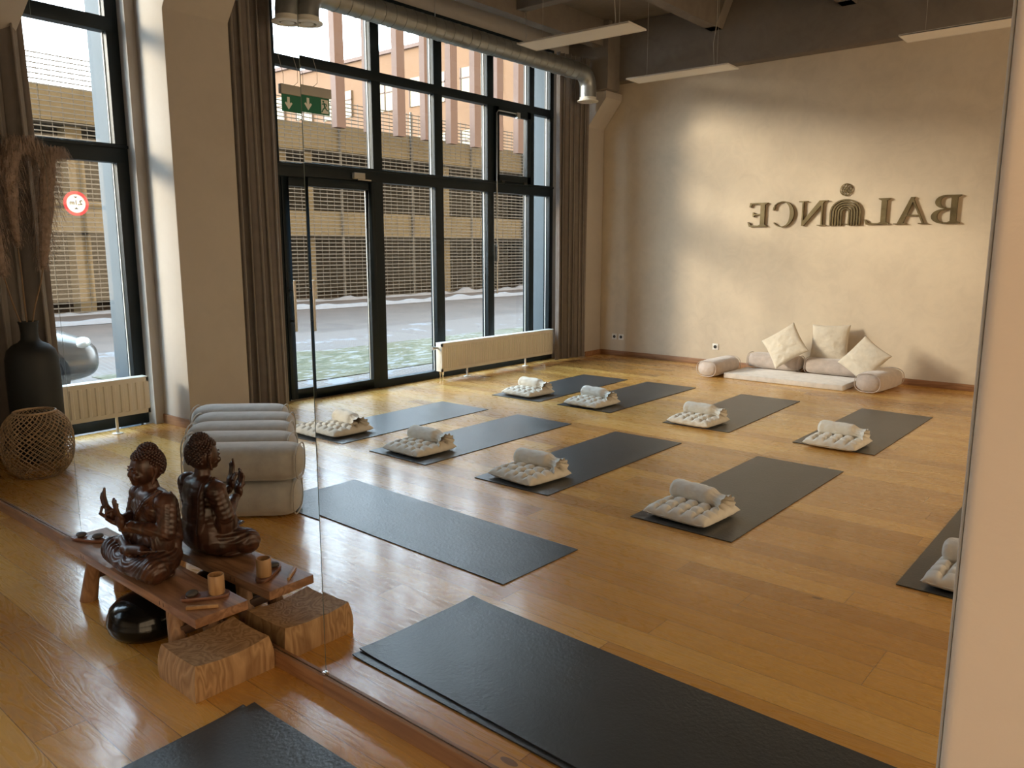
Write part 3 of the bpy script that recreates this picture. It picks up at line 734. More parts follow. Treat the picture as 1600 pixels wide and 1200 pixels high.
for k in range(5):
    ro = 0.172 - k * 0.030; ri = ro - 0.017
    for s_ in range(20):
        a, c = PI * s_ / 20, PI * (s_ + 1) / 20
        pts = [(cx + ro * math.cos(a), ro * math.sin(a)), (cx + ro * math.cos(c), ro * math.sin(c)), (cx + ri * math.cos(c), ri * math.sin(c)), (cx + ri * math.cos(a), ri * math.sin(a))]
        v = [(x, YF + 0.01, 1.915 + z * 0.85) for x, z in pts] + [(x, YF + 0.032, 1.915 + z * 0.85) for x, z in pts]
        b.add(v, [(0, 1, 2, 3), (7, 6, 5, 4), (0, 4, 5, 1), (1, 5, 6, 2), (2, 6, 7, 3), (3, 7, 4, 0)])
    for sg in (-1, 1): b.box(cx + sg * ri, cx + sg * ro, YF + 0.01, YF + 0.032, 1.765, 1.915)
b.box(cx - 0.17, cx + 0.17, YF, YF + 0.012, 1.775, 1.785)
tag(b.build('wall_emblem', M['bronze'], smooth=0), 'bronze emblem of five nested arches in the middle of the back wall word', 'emblem', 'bronze sign letters and emblem on the back wall')
b = B(); cz = 2.165; cx = -2.995
def ring(bx, cz_, r_, t=0.0035, n=22):
    pts = [(bx + r_ * math.cos(2 * PI * i / n), YF + 0.014, cz_ + r_ * math.sin(2 * PI * i / n)) for i in range(n)]
    b.tube(pts + pts[:1], t, 6, cap=False)
ring(cx, cz, 0.066, 0.005, 36)
for k in range(6):
    ring(cx + 0.031 * math.cos(k * PI / 3), cz + 0.031 * math.sin(k * PI / 3), 0.032)
ring(cx, cz, 0.031)
b.box(cx - 0.003, cx + 0.003, YF, YF + 0.016, cz - 0.03, cz - 0.02)
tag(b.build('wall_emblem', M['bronze']), 'small round bronze rosette of interlaced circles above the arch emblem', 'emblem', 'bronze sign letters and emblem on the back wall')

# sockets
def socket(x, z, label):
    r = empty('wall_socket', (x, YF, z), 0, label, 'socket', 'white sockets low on the back wall')
    b = B(); b.box(-0.041, 0.041, 0, 0.009, -0.041, 0.041); b.build('plate', M['socket'], r, bevel=0.003)
    b = B(); b.lathe([(0.02, 0.0), (0.022, 0.0035), (0.018, 0.0035), (0.017, 0.0005)], 20, TR((0, 0.0095, 0), 0, -PI / 2), cap=False); b.lathe([(0.019, 0), (0.0001, 0.0004)], 20, TR((0, 0.0096, 0), 0, -PI / 2)); b.build('outlet', M['dark'], r)
socket(-6.06, 0.27, 'white wall socket nearest the corner curtain, outer one of the pair')
socket(-5.95, 0.27, 'white wall socket in the pair beside the corner, the one farther from the curtain')
socket(-4.51, 0.245, 'single white wall socket beside the cushion seat')

# ------------------------------------------------------------------ yoga mats with cushions
def mat_mesh(L, W, seed, t=0.005, curl=0.0):
    rr = random.Random(seed)
    b = B(); nu, nv = 40, 16
    def z(u, v):
        e = 0.0
        for (cu, cv) in ((0, 0), (1, 0), (0, 1), (1, 1)):
            d = math.hypot((u - cu) * L, (v - cv) * W); e += curl * max(0, 1 - d / 0.12) ** 2
        return e + 0.0006 * math.sin(7 * u + seed) * math.sin(5 * v + seed)
    b.grid(nu, nv, lambda u, v: ((v - 0.5) * W, (u - 0.5) * L, z(u, v) + t) )
    # sides and underside
    top = lambda u, v: ((v - 0.5) * W, (u - 0.5) * L, z(u, v) + t)
    b2 = [(i / nu, 0) for i in range(nu)] + [(1, j / nv) for j in range(nv)] + [(1 - i / nu, 1) for i in range(nu)] + [(0, 1 - j / nv) for j in range(nv)]
    n = len(b2); v = [top(u, w_) for u, w_ in b2] + [(top(u, w_)[0], top(u, w_)[1], top(u, w_)[2] - t + 0.0002) for u, w_ in b2]
    b.add(v, [(i, (i + 1) % n, n + (i + 1) % n, n + i) for i in range(n)]); b.add(v[n:], [tuple(range(n))])
    return b
def cushion_mesh():
    b = B(); S, TH, K = 0.40, 0.066, 4
    n = 56
    def edge(u): 
        return (1 - abs(2 * u - 1) ** 5.0) ** 0.55 if abs(2 * u - 1) < 1 else 0
    def dim(u, v):
        d = 0
        fu, fv = u * (K + 1), v * (K + 1)
        gu = abs(fu - round(fu)) if 0.4 < fu < K + 0.6 else 0.5
        gv = abs(fv - round(fv)) if 0.4 < fv < K + 0.6 else 0.5
        tuft = math.exp(-((gu ** 2 + gv ** 2) / 0.030))
        cre = 0.62 * math.exp(-(gu / 0.15) ** 2) + 0.62 * math.exp(-(gv / 0.15) ** 2)
        return max(tuft, cre * 0.8)
    def f(sgn):
        def g(u, v):
            e = min(edge(u), 1) * min(edge(v), 1)
            sc_ = 1 - 0.016 * (math.sin(PI * v * (K + 1)) ** 2 if (u < 0.02 or u > 0.98) else 0) - 0.025 * (math.sin(PI * u * (K + 1)) ** 2 if (v < 0.02 or v > 0.98) else 0)
            x, y = (u - 0.5) * S * sc_, (v - 0.5) * S * sc_
            h = TH * 0.5 * e * (1 - (0.92 if sgn > 0 else 0.15) * min(1.0, dim(u, v)) * min(1, e * 1.1) ** 1.6) * (1.75 if sgn > 0 else 0.9)
            w_ = 0.0018 * noise.noise(Vector((x * 30, y * 30, sgn * 3.0)))
            return (x, y, TH * 0.42 + sgn * h + w_ * e)
        return g
    b.grid(n, n, f(1)); b.grid(n, n, f(-1)); return b
def tuft_mesh():
    b = B(); K = 4; S = 0.4
    for i in range(1, K + 1):
        for j in range(1, K + 1):
            x, y = (i / (K + 1) - 0.5) * S, (j / (K + 1) - 0.5) * S
            b.ell((x, y, 0.0385), (0.006, 0.006, 0.003), 8, 5)
    return b
def roll_mesh(seed):
    b = B(); n, m = 40, 44; L = 0.30; rr = random.Random(seed)
    def f(u, v):
        a = 2 * PI * u; t = v
        # length along x; v<0.12 closed rounded end, v>0.78 gathered fringe
        x = -L / 2 + L * t * 1.22
        r = 0.057
        if t < 0.08: r *= math.sqrt(max(0.0, 1 - (1 - t / 0.08) ** 2)) * 0.98 + 0.001
        if t > 0.72:
            k = (t - 0.72) / 0.28
            r *= 1 - 0.36 * math.sin(PI * min(1, k * 1.0)) + 0.10 * k
            r *= 1 + 0.11 * math.sin(a * 11 + 2 * math.sin(seed + t * 3)) * min(1, k * 1.6)
        r *= 1 + 0.03 * math.sin(6 * t * PI + 2 * a + seed) + 0.05 * noise.noise(Vector((math.cos(a) * 3, math.sin(a) * 3, t * 14 + seed)))
        zz = math.sin(a) * r; yy = math.cos(a) * r * 1.06
        if t > 0.72: zz = zz - 0.030 * ((t - 0.72) / 0.28) ** 1.3; yy *= 1 + 0.25 * (t - 0.72) / 0.28
        return (x, yy, 0.055 + zz)
    b.grid(n, m, f, closed_u=True)
    # spiral fold seam along the roll
    b.tube([(-L / 2 + 0.03 + i * 0.022, -0.050 + 0.002 * math.sin(i * 1.3), 0.062 + 0.003 * math.sin(i)) for i in range(11)], [0.002] + [0.0055] * 9 + [0.002], 8)
    return b
mat0 = mat_mesh(1.73, 0.61, 1).build('yoga_mat', M['mat'], smooth=60)
cush0 = empty('floor_cushion'); cushion_mesh().build('cover', M['cushion'], cush0, smooth=180)
for i_, z_ in enumerate((-1, 1)):
    q = B(); q.tube([(-0.19 + 0.38 * k / 20, z_ * 0.196, 0.027 + 0.002 * math.sin(k * 2.0)) for k in range(21)], 0.003, 6); q.build('piping', M['cushion'], cush0)
roll0 = roll_mesh(1).build('rolled_blanket', M['roll'], smooth=70)
MATS = [  # x, y centre, rz, (cushion dx, dy, rz), wording
    (-5.155, -1.58, -0.6, (-0.02, 0.62, 3), 'nearest the glazed door'),
    (-4.200, -1.58, 0.5, (-0.02, 0.62, 2), 'second from the glazed door'),
    (-3.130, -1.58, -0.3, (-0.02, 0.63, 6), 'third from the glazed door'),
    (-1.915, -1.58, 0.6, (-0.06, 0.62, 4), 'fourth from the glazed door'),
    (-0.520, -1.57, 0.0, (-0.01, 0.64, 2), 'at the right mirror edge'),
    (-5.045, -3.90, -1.5, (-0.01, 0.61, 4), 'nearest the long radiator'),
    (-4.200, -3.92, -0.5, (-0.03, 0.66, 3), 'second from the long radiator'),
    (-3.030, -3.88, -1.5, (-0.03, 0.70, 3), 'third from the long radiator'),
    (-1.865, -3.90, 0.4, (-0.01, 0.74, 2), 'right before the pillow seat'),
]
for i, (x, y, rz, (dx, dy, cr_), wd) in enumerate(MATS):
    m = mat0 if i == 0 else copy_tree(mat0); m.location = (x, y, 0.0005); m.rotation_euler.z = R(rz)
    tag(m, 'dark grey yoga mat %s' % wd, 'yoga mat', 'yoga mats set out in two rows')
    c = cush0 if i == 0 else copy_tree(cush0); c.location = (x + dx, y + dy, 0.0058); c.rotation_euler.z = R(cr_)
    tag(c, 'square tufted beige cushion on the yoga mat %s' % wd, 'cushion', 'tufted cushions at the mat ends')
    r = roll0 if i == 0 else copy_tree(roll0); a = R(cr_ + [4, -6, -10, 3, 2, -3, 2, -4, 0][i])
    r.location = (x + dx - 0.03, y + dy - 0.085, 0.0058 + 0.050); r.rotation_euler.z = a
    tag(r, 'rolled beige blanket on the cushion of the yoga mat %s' % wd, 'rolled blanket', 'rolled blankets on the tufted cushions')
# mats without cushions
m = mat_mesh(1.83, 0.56, 5).build('yoga_mat', M['mat'], smooth=60); m.location = (-3.09, 0.14, 0.0005); m.rotation_euler.z = R(90 + 1.5)
tag(m, 'single bare dark grey yoga mat beside the bolster pile, with no cushion', 'yoga mat', 'bare yoga mats near the mirror')
m = mat_mesh(1.83, 0.64, 6, curl=0.004).build('yoga_mat', M['mat'], smooth=60); m.location = (-1.285, 0.975, 0.0005); m.rotation_euler.z = R(90.8)
tag(m, 'lower one of two stacked dark yoga mats lying along the mirror', 'yoga mat', 'bare yoga mats near the mirror')
m = mat_mesh(1.80, 0.61, 7, curl=0.006).build('yoga_mat', M['mat'], smooth=60); m.location = (-1.30, 0.968, 0.0065); m.rotation_euler.z = R(91.8)
tag(m, 'upper one of two stacked dark yoga mats lying along the mirror, slightly askew', 'yoga mat', 'bare yoga mats near the mirror')

# ------------------------------------------------------------------ bolsters
def bolster_mesh(L, D, H, seed=0, p=2.6):
    b = B(); n, m = 40, 40
    def f(u, v):
        a = 2 * PI * u; t = 2 * v - 1
        c, s_ = math.cos(a), math.sin(a)
        k = (abs(c) ** p + abs(s_) ** p) ** (-1 / p)
        e = (1 - abs(t) ** 9) ** 0.42 if abs(t) < 1 else 0
        pinch = 1 + 0.02 * math.sin(a * 9 + seed) * max(0, abs(t) - 0.6) * 2.5 + 0.012 * noise.noise(Vector((c * 2, s_ * 2, t * 3 + seed)))
        return (t * L / 2 * (1 - 0.02 * (1 - min(1, k))), c * k * D / 2 * e * pinch, H / 2 + s_ * k * H / 2 * e * pinch)
    b.grid(n, m, f, closed_u=True)
    return b
def bolster(loc, ang, L, D, H, mat, label, group, seed, proto=None):
    if proto is None:
        r = empty('bolster', loc, ang, label, 'bolster', group)
        bolster_mesh(L, D, H, seed).build('cover', M[mat], r, smooth=180)
        for sg in (-1, 1):
            q = B(); n = 36
            pts = []
            for i in range(n + 1):
                a = 2 * PI * i / n; c, s_ = math.cos(a), math.sin(a); k = (abs(c) ** 2.6 + abs(s_) ** 2.6) ** (-1 / 2.6)
                pts.append((sg * (L / 2 - 0.022), c * k * D * 0.462, H / 2 + s_ * k * H * 0.462))
            q.tube(pts, 0.0042, 6, cap=False); q.build('piping', M[mat], r)
    else:
        r = copy_tree(proto); r.location = loc; r.rotation_euler = (0, 0, ang); tag(r, label, 'bolster', group)
    return r
ang = math.atan2(-0.67, 0.74); n_ = Vector((-0.67, -0.74)); s_v = Vector((-0.250, -0.163)); base = Vector((-3.93, 0.60))
pr = None
rows = ['front row of the pile, nearest the mirror', 'second row of the pile from the mirror', 'third row of the pile from the mirror', 'fourth row of the pile from the mirror', 'last row of the pile, beside the pilaster']
for k in range(5):
    for lv in range(2):
        c = base + s_v * k + Vector((0.74, -0.67)) * (0.015 * math.sin(k * 2.1 + lv * 1.7)) + (Vector((0.012, 0.0)) if lv else Vector((0, 0)))
        lab = 'grey velvet bolster, %s in the %s' % ('upper' if lv else 'lower', rows[k])
        o = bolster((c.x, c.y, 0.001 + lv * 0.208), ang + R([0, 1.5, -1, 1, 0][k]) * (1 if lv else -1), 0.66, 0.283, 0.207, 'bolster', lab, 'grey bolsters piled on the floor', 1, pr)
        if pr is None: pr = o
# seat at the back wall
b = B(); b.box(-0.685, 0.685, -0.32, 0.32, 0, 0.062)
o = b.build('floor_mattress', M['mattress'], bevel=0.014, seg=3, loc=(-3.285, -5.93, 0.001)); o.rotation_euler.z = R(0.6)
tag(o, 'thin pale velvet floor mattress of the cushion seat at the back wall', 'mattress')
G1 = 'blush bolsters around the floor mattress'
p1 = bolster((-4.15, -5.86, 0.001), R(92), 0.68, 0.27, 0.20, 'bolster_pink', 'blush velvet bolster on the floor at the socket end of the mattress', G1, 3)
bolster((-3.62, -6.28, 0.065), R(0), 0.66, 0.27, 0.19, 'bolster_pink', 'blush velvet bolster against the wall, under the slanted pillow nearer the socket', G1, 4)
bolster((-2.93, -6.28, 0.065), R(-1), 0.64, 0.27, 0.19, 'bolster_pink', 'blush velvet bolster against the wall, under the upright square pillow', G1, 5)
bolster((-2.345, -5.98, 0.001), R(96), 0.70, 0.29, 0.215, 'bolster_pink', 'blush velvet bolster on the floor at the end of the mattress away from the socket', G1, 6)
def pillow_mesh(S, TH, seed):
    b = B(); n = 36
    def f(sgn):
        def g(u, v):
            x, y = 2 * u - 1, 2 * v - 1
            e = (max(0, (1 - x * x)) * max(0, (1 - y * y))) ** 0.42
            inx = x * (1 - 0.07 * (1 - y * y) ** 1.0 * 1) ; iny = y * (1 - 0.07 * (1 - x * x))
            fold = 0.010 * noise.noise(Vector((x * 1.6 + seed, y * 3.2, sgn))) + 0.006 * noise.noise(Vector((x * 5 + seed, y * 5, sgn + 4)))
            return (inx * S / 2, iny * S / 2, sgn * (TH / 2 * e + fold * e))
        return g
    b.grid(n, n, f(1)); b.grid(n, n, f(-1)); return b
def pillow(loc, rot, S, TH, seed, label):
    o = pillow_mesh(S, TH, seed).build('pillow', M['pillow'], smooth=180); o.location = loc; o.rotation_mode = 'XYZ'
    o.matrix_world = Matrix.Translation(loc) @ rot
    return tag(o, label, 'pillow', 'linen pillows on the cushion seat')
def lean(ax, az, ay=0):   # pillow plane x-z, leaning back by ax, then spun by ay in its own plane
    return Matrix.Rotation(az, 4, 'Z') @ Matrix.Rotation(PI / 2 + ax, 4, 'X') @ Matrix.Rotation(ay, 4, 'Z')
pillow((-3.46, -6.13, 0.375), lean(R(26), R(4), R(38)), 0.43, 0.13, 1, 'linen pillow leaning on one corner, nearer the wall socket')
pillow((-3.01, -6.33, 0.425), lean(R(14), R(-2), R(2)), 0.43, 0.14, 2, 'linen pillow standing square and upright in the middle of the seat')
pillow((-2.52, -5.98, 0.315), lean(R(30), R(8), R(-32)), 0.41, 0.12, 3, 'linen pillow leaning on one corner against the far end bolster')

# ------------------------------------------------------------------ vase, pampas, rattan globe
VX, VY = -6.10, 0.83
vp = [(0.10, 0), (0.135, 0.01), (0.158, 0.10), (0.168, 0.30), (0.170, 0.60), (0.166, 0.74), (0.150, 0.80), (0.115, 0.835), (0.075, 0.855), (0.058, 0.875), (0.054, 0.92), (0.058, 0.975), (0.066, 1.0), (0.060, 1.0), (0.050, 0.97), (0.046, 0.90), (0.046, 0.86), (0.03, 0.84)]
b = B(); b.lathe(vp, 40); o = b.build('vase', M['vase'], loc=(VX, VY, 0.001), smooth=50)
tag(o, 'tall black bottle-shaped floor vase behind the rattan globe', 'vase')
def plume(path, rmax, label, seed, base_z=0.86, hair=3200, droop=0.7):
    """path: list of points; the first are the bare stem, the plume covers the last ones"""
    r = empty('pampas_stem', (VX, VY, base_z), 0, label, 'dried grass', 'pampas stems in the black vase')
    off = Vector((VX, VY, base_z)); P = [Vector(p) - off for p in path]
    def at(t):
        t *= (len(P) - 1); k = min(int(t), len(P) - 2); f = t - k
        p0, p1, p2, p3 = P[max(k - 1, 0)], P[k], P[k + 1], P[min(k + 2, len(P) - 1)]
        return 0.5 * ((2 * p1) + (p2 - p0) * f + (2 * p0 - 5 * p1 + 4 * p2 - p3) * f * f + (3 * p1 - p0 - 3 * p2 + p3) * f ** 3)
    s_ = B(); s_.tube([at(i / 24) for i in range(25)], [0.006 - 0.004 * i / 24 for i in range(25)], 7); s_.build('stalk', M['stem'], r)
    rr = random.Random(seed); pl_ = B()
    # soft core plus many drooping strands
    core = [at(0.42 + 0.58 * i / 20) for i in range(21)]
    pl_.tube(core, [rmax * 0.34 * math.sin(PI * min(1, (i + 1.5) / 21)) ** 0.7 * (0.9 + 0.2 * rr.random()) + 0.002 for i in range(21)], 10)
    for _ in range(hair):
        t = 0.40 + 0.60 * rr.random(); p = at(t); w_ = math.sin(PI * min(1, max(0.03, (t - 0.38) / 0.66))) ** 0.6
        a = rr.uniform(0, 2 * PI); d = Vector((math.cos(a), math.sin(a), rr.uniform(0.3, 1.8))).normalized()
        L = rmax * (0.55 + 0.75 * rr.random()) * w_ + 0.02
        q = [p, p + d * L * 0.5, p + d * L * 0.85 + Vector((0, 0, -droop * L * 0.35)), p + d * L + Vector((0, 0, -droop * L * 1.1))]
        wv = Vector((-math.sin(a), math.cos(a), 0)) * 0.0016
        v = [q[0] - wv, q[0] + wv, q[1] + wv, q[1] - wv, q[2] + wv * 0.8, q[2] - wv * 0.8, q[3]]
        pl_.add(v, [(0, 1, 2, 3), (3, 2, 4, 5), (5, 4, 6)])
    pl_.build('plume', M['pampas'], r, smooth=0, merge=False)
plume([(VX, VY, 0.86), (VX + 0.01, VY - 0.05, 1.10), (VX + 0.02, VY - 0.12, 1.35), (VX + 0.04, VY - 0.17, 1.75), (VX + 0.05, VY - 0.22, 2.10), (VX + 0.06, VY - 0.28, 2.13)], 0.135, 'pampas stem with the plume leaning over the window, nearest the mirror seam', 1)
plume([(VX, VY, 0.86), (VX, VY + 0.01, 1.10), (VX, VY + 0.01, 1.35), (VX + 0.02, VY + 0.03, 1.75), (VX + 0.04, VY + 0.02, 2.08), (VX + 0.06, VY - 0.08, 2.17), (VX + 0.09, VY - 0.16, 2.05)], 0.14, 'pampas stem standing upright in the middle, its tip arching over', 2)
plume([(VX, VY, 0.86), (VX + 0.02, VY + 0.07, 1.05), (VX + 0.04, VY + 0.13, 1.30), (VX + 0.06, VY + 0.19, 1.65), (VX + 0.08, VY + 0.24, 2.0), (VX + 0.1, VY + 0.30, 2.1)], 0.15, 'pampas stem leaning towards the curtain, with the broadest plume', 3)
def globe():
    r = empty('rattan_globe', (-5.70, 0.995, 0), 0, 'round woven rattan globe lantern on the floor before the black vase', 'lantern')
    Rg, H = 0.216, 0.43; C_ = Vector((0, 0, 0.222))
    def prof(t):  # t -1..1 -> radius, z
        z = t * H / 2; k = math.sqrt(max(0.0, 1 - abs(t * 0.86) ** 2.6)); return Rg * k, z
    for s_ in (1, -1):
        b = B(); N = 34
        for i in range(N):
            pts = []
            for j in range(19):
                t = -1 + 2 * j / 18; rad, z = prof(t); a = 2 * PI * i / N + s_ * 1.15 * t
                pts.append(C_ + Vector((rad * math.cos(a), rad * math.sin(a), z)) )
            b.tube(pts, 0.0030, 5)
        b.build('weave', M['rattan'], r)
    b = B()
    for t in (-1, 1):
        rad, z = prof(t); pts = [C_ + Vector((rad * math.cos(2 * PI * i / 32), rad * math.sin(2 * PI * i / 32), z)) for i in range(33)]
        b.tube(pts, 0.0075, 8, cap=False)
    b.build('rim', M['rattan'], r)
globe()

# ------------------------------------------------------------------ the bench in front of the mirror and what stands on it
BX0, BX1, BY0, BY1, BZ = -3.655, -2.470, 1.232, 1.436, 0.236
bench = empty('bench', ((BX0 + BX1) / 2, (BY0 + BY1) / 2, 0), 0, 'low rustic wooden bench with splayed round legs standing in front of the mirror', 'bench')
bl, bw = (BX1 - BX0) / 2, (BY1 - BY0) / 2
b = B(); b.box(-bl, bl, -bw, bw, BZ - 0.036, BZ); b.build('seat', M['bench'], bench, bevel=0.004)
for sx in (-1, 1):
    for sy in (-1, 1):
        q = B(); top = Vector((sx * (bl - 0.250), sy * (bw - 0.045), BZ - 0.030)); bot = Vector((sx * (bl - 0.190), sy * (bw - 0.030 + 0.0), 0.0))
        d = (top - bot)
        rings = []
        for k in range(7):
            p = bot + d * (k / 6); rr_ = 0.036 + (0.027 - 0.036) * k / 6
            rings.append([(p.x + rr_ * math.cos(2 * PI * i / 18) * (1 + 0.04 * math.sin(i * 2.1)), p.y + rr_ * math.sin(2 * PI * i / 18), p.z) for i in range(18)])
        q.loft(rings); q.build('leg', M['bench_leg'], bench)
        q = B(); tx = sx * (bl - 0.245)
        q.box(tx - 0.016, tx - 0.012, sy * (bw - 0.001), sy * (bw + 0.0006), BZ - 0.024, BZ - 0.008); q.box(tx + 0.012, tx + 0.016, sy * (bw - 0.001), sy * (bw + 0.0006), BZ - 0.024, BZ - 0.008)
        q.build('tenon', M['stretcher'], bench, smooth=0)
    q = B(); xx = sx * (bl - 0.205); q.box(xx - 0.012, xx + 0.012, -bw + 0.04, bw - 0.04, 0.095, 0.130); q.build('stretcher', M['stretcher'], bench, bevel=0.003)

def voxel(b, name, size, mat, parent, post=None, smooth_it=3):
    o = b.build(name, mat, parent, smooth=0, merge=False)
    m = o.modifiers.new('r', 'REMESH'); m.mode = 'VOXEL'; m.voxel_size = size
    s_ = o.modifiers.new('s', 'SMOOTH'); s_.iterations = smooth_it; s_.factor = 0.5
    dg = bpy.context.evaluated_depsgraph_get(); me = bpy.data.meshes.new_from_object(o.evaluated_get(dg)); o.modifiers.clear()
    old = o.data; o.data = me; me.name = name; bpy.data.meshes.remove(old)
    if not me.materials: me.materials.append(mat)
    if post:
        me.update(); ns = [v.normal.copy() for v in me.vertices]
        for v, n in zip(me.vertices, ns): v.co = post(v.co, n)
    me.shade_smooth(); return o
def capsule(b, a, c, r0, r1, n=14, steps=6):
    a, c = Vector(a), Vector(c)
    b.tube([a + (c - a) * i / steps for i in range(steps + 1)], [r0 + (r1 - r0) * i / steps for i in range(steps + 1)], n)
    b.ell(a, r0, n, 8); b.ell(c, r1, n, 8)

def buddha():
    r = empty('buddha_statue', (-3.015, 1.338, BZ + 0.0008), R(0), 'dark carved wooden statue of a cross-legged meditating figure on the bench', 'statue')
    b = B()
    # legs, lap and base of the robe
    b.ell((0, 0.01, 0.050), (0.165, 0.085, 0.052), 28, 14)
    b.ell((0, -0.02, 0.022), (0.185, 0.080, 0.026), 28, 12)
    for s_ in (-1, 1):
        capsule(b, (s_ * 0.075, 0.03, 0.072), (s_ * 0.168, -0.062, 0.062), 0.064, 0.053)
        capsule(b, (s_ * 0.165, -0.066, 0.058), (-s_ * 0.030, -0.098, 0.052), 0.049, 0.032)
    # feet resting on the thighs, soles up
    for s_ in (-1, 1):
        capsule(b, (-s_ * 0.02, -0.088, 0.108), (s_ * 0.085, -0.062, 0.122), 0.019, 0.021, 12)
        for k in range(5):
            a = s_ * (0.106 + 0.003 * k); yy = -0.082 + 0.010 * k
            capsule(b, (a - s_ * 0.012, yy, 0.124), (a + s_ * 0.010, yy, 0.128 - 0.002 * k), 0.0075 - 0.0006 * k, 0.0062 - 0.0006 * k, 8, 2)
    # torso
    b.ell((0, 0.035, 0.100), (0.128, 0.080, 0.095), 24, 14)
    b.ell((0, 0.035, 0.175), (0.106, 0.070, 0.095), 24, 14)
    b.ell((0, 0.030, 0.250), (0.110, 0.068, 0.080), 24, 14)
    b.ell((0, 0.030, 0.292), (0.108, 0.056, 0.046), 24, 14)
    for s_ in (-1, 1):
        b.ell((s_ * 0.102, 0.030, 0.292), (0.042, 0.046, 0.042), 18, 12)
        b.ell((s_ * 0.045, -0.008, 0.262), (0.042, 0.026, 0.030), 16, 10)
        capsule(b, (s_ * 0.112, 0.030, 0.284), (s_ * 0.135, 0.010, 0.185), 0.040, 0.036)
        capsule(b, (s_ * 0.132, 0.008, 0.183), (s_ * 0.050, -0.085, 0.216), 0.034, 0.021)
        # sleeve drapery hanging from the forearm
        b.ell((s_ * 0.122, 0.0, 0.145), (0.032, 0.048, 0.070), 14, 10)
        b.ell((s_ * 0.108, 0.0, 0.115), (0.03, 0.045, 0.04), 14, 10)
    capsule(b, (0, 0.028, 0.315), (0, 0.020, 0.362), 0.036, 0.031)
    b.ell((0, 0.028, 0.322), (0.060, 0.036, 0.020), 18, 10)
    # head
    b.ell((0, 0.018, 0.424), (0.0560, 0.0630, 0.066), 28, 18)
    b.ell((0, -0.008, 0.398), (0.0440, 0.0440, 0.046), 24, 14)
    b.ell((0, -0.030, 0.368), (0.0200, 0.0170, 0.014), 14, 10)
    b.ell((0, 0.024, 0.482), (0.0330, 0.0350, 0.030), 20, 12)
    # face
    capsule(b, (0, -0.045, 0.426), (0, -0.0535, 0.402), 0.0048, 0.0062, 10, 4)
    for s_ in (-1, 1):
        b.ell((s_ * 0.0065, -0.0505, 0.4005), (0.0048, 0.0050, 0.0040), 8, 6)
        b.ell((s_ * 0.020, -0.045, 0.418), (0.0120, 0.0070, 0.0050), 12, 8)
        b.tube([(s_ * 0.006, -0.0500, 0.428), (s_ * 0.018, -0.0490, 0.434), (s_ * 0.034, -0.040, 0.429)], [0.0025, 0.003, 0.002], 8)
        b.ell((s_ * 0.024, -0.036, 0.396), (0.017, 0.014, 0.015), 12, 8)
        b.tube([(s_ * 0.054, 0.016, 0.432), (s_ * 0.061, 0.022, 0.425), (s_ * 0.060, 0.024, 0.405), (s_ * 0.055, 0.016, 0.385), (s_ * 0.052, 0.010, 0.362)], [0.006, 0.009, 0.007, 0.0055, 0.0068], 10)
    b.ell((0, -0.0475, 0.3845), (0.0125, 0.0055, 0.0030), 12, 8); b.ell((0, -0.0465, 0.3790), (0.0100, 0.0052, 0.0032), 12, 8)
    # shawl edge over the left shoulder
    b.tube([(0.100, 0.070, 0.30), (0.085, 0.02, 0.338), (0.055, -0.025, 0.300), (0.02, -0.040, 0.250), (-0.03, -0.036, 0.195), (-0.075, -0.012, 0.150)], [0.007] * 6, 10)
    b.tube([(0.085, 0.073, 0.31), (0.06, 0.02, 0.337), (0.036, -0.025, 0.300), (0.0, -0.040, 0.250), (-0.045, -0.032, 0.205), (-0.085, 0.005, 0.165)], [0.005] * 6, 10)
    b.tube([(0.075, 0.060, 0.322), (0.080, 0.080, 0.28), (0.078, 0.086, 0.20), (0.070, 0.094, 0.12), (0.06, 0.092, 0.09)], [0.010, 0.013, 0.014, 0.014, 0.009], 12)
    def post(co, n):
        x, y, z = co
        if z < 0.175 and not (z > 0.108 and y < -0.05 and abs(x) < 0.13):
            s_ = 1 if x > 0 else -1
            d = math.sqrt((x - s_ * 0.04) ** 2 + ((y + 0.10) * 0.8) ** 2 + ((z - 0.13) * 1.1) ** 2)
            k = math.sin(d * 330) * 0.5 + 0.5 * math.sin(d * 330 + 1.2)
            return co + n * (0.0021 * k) * (1.0 if y < 0.05 else 0.45)
        if abs(x) > 0.070 and 0.175 < z < 0.30:
            k = math.sin(z * 290 + abs(x) * 90 + y * 120); return co + n * (0.0007 * k)
        if 0.175 < z < 0.30 and x > -0.05 and y < 0:
            return co + n * 0.0009 * math.sin((x * 0.8 + z) * 260)
        return co
    voxel(b, 'body', 0.0029, M['buddha'], r, post, 5)
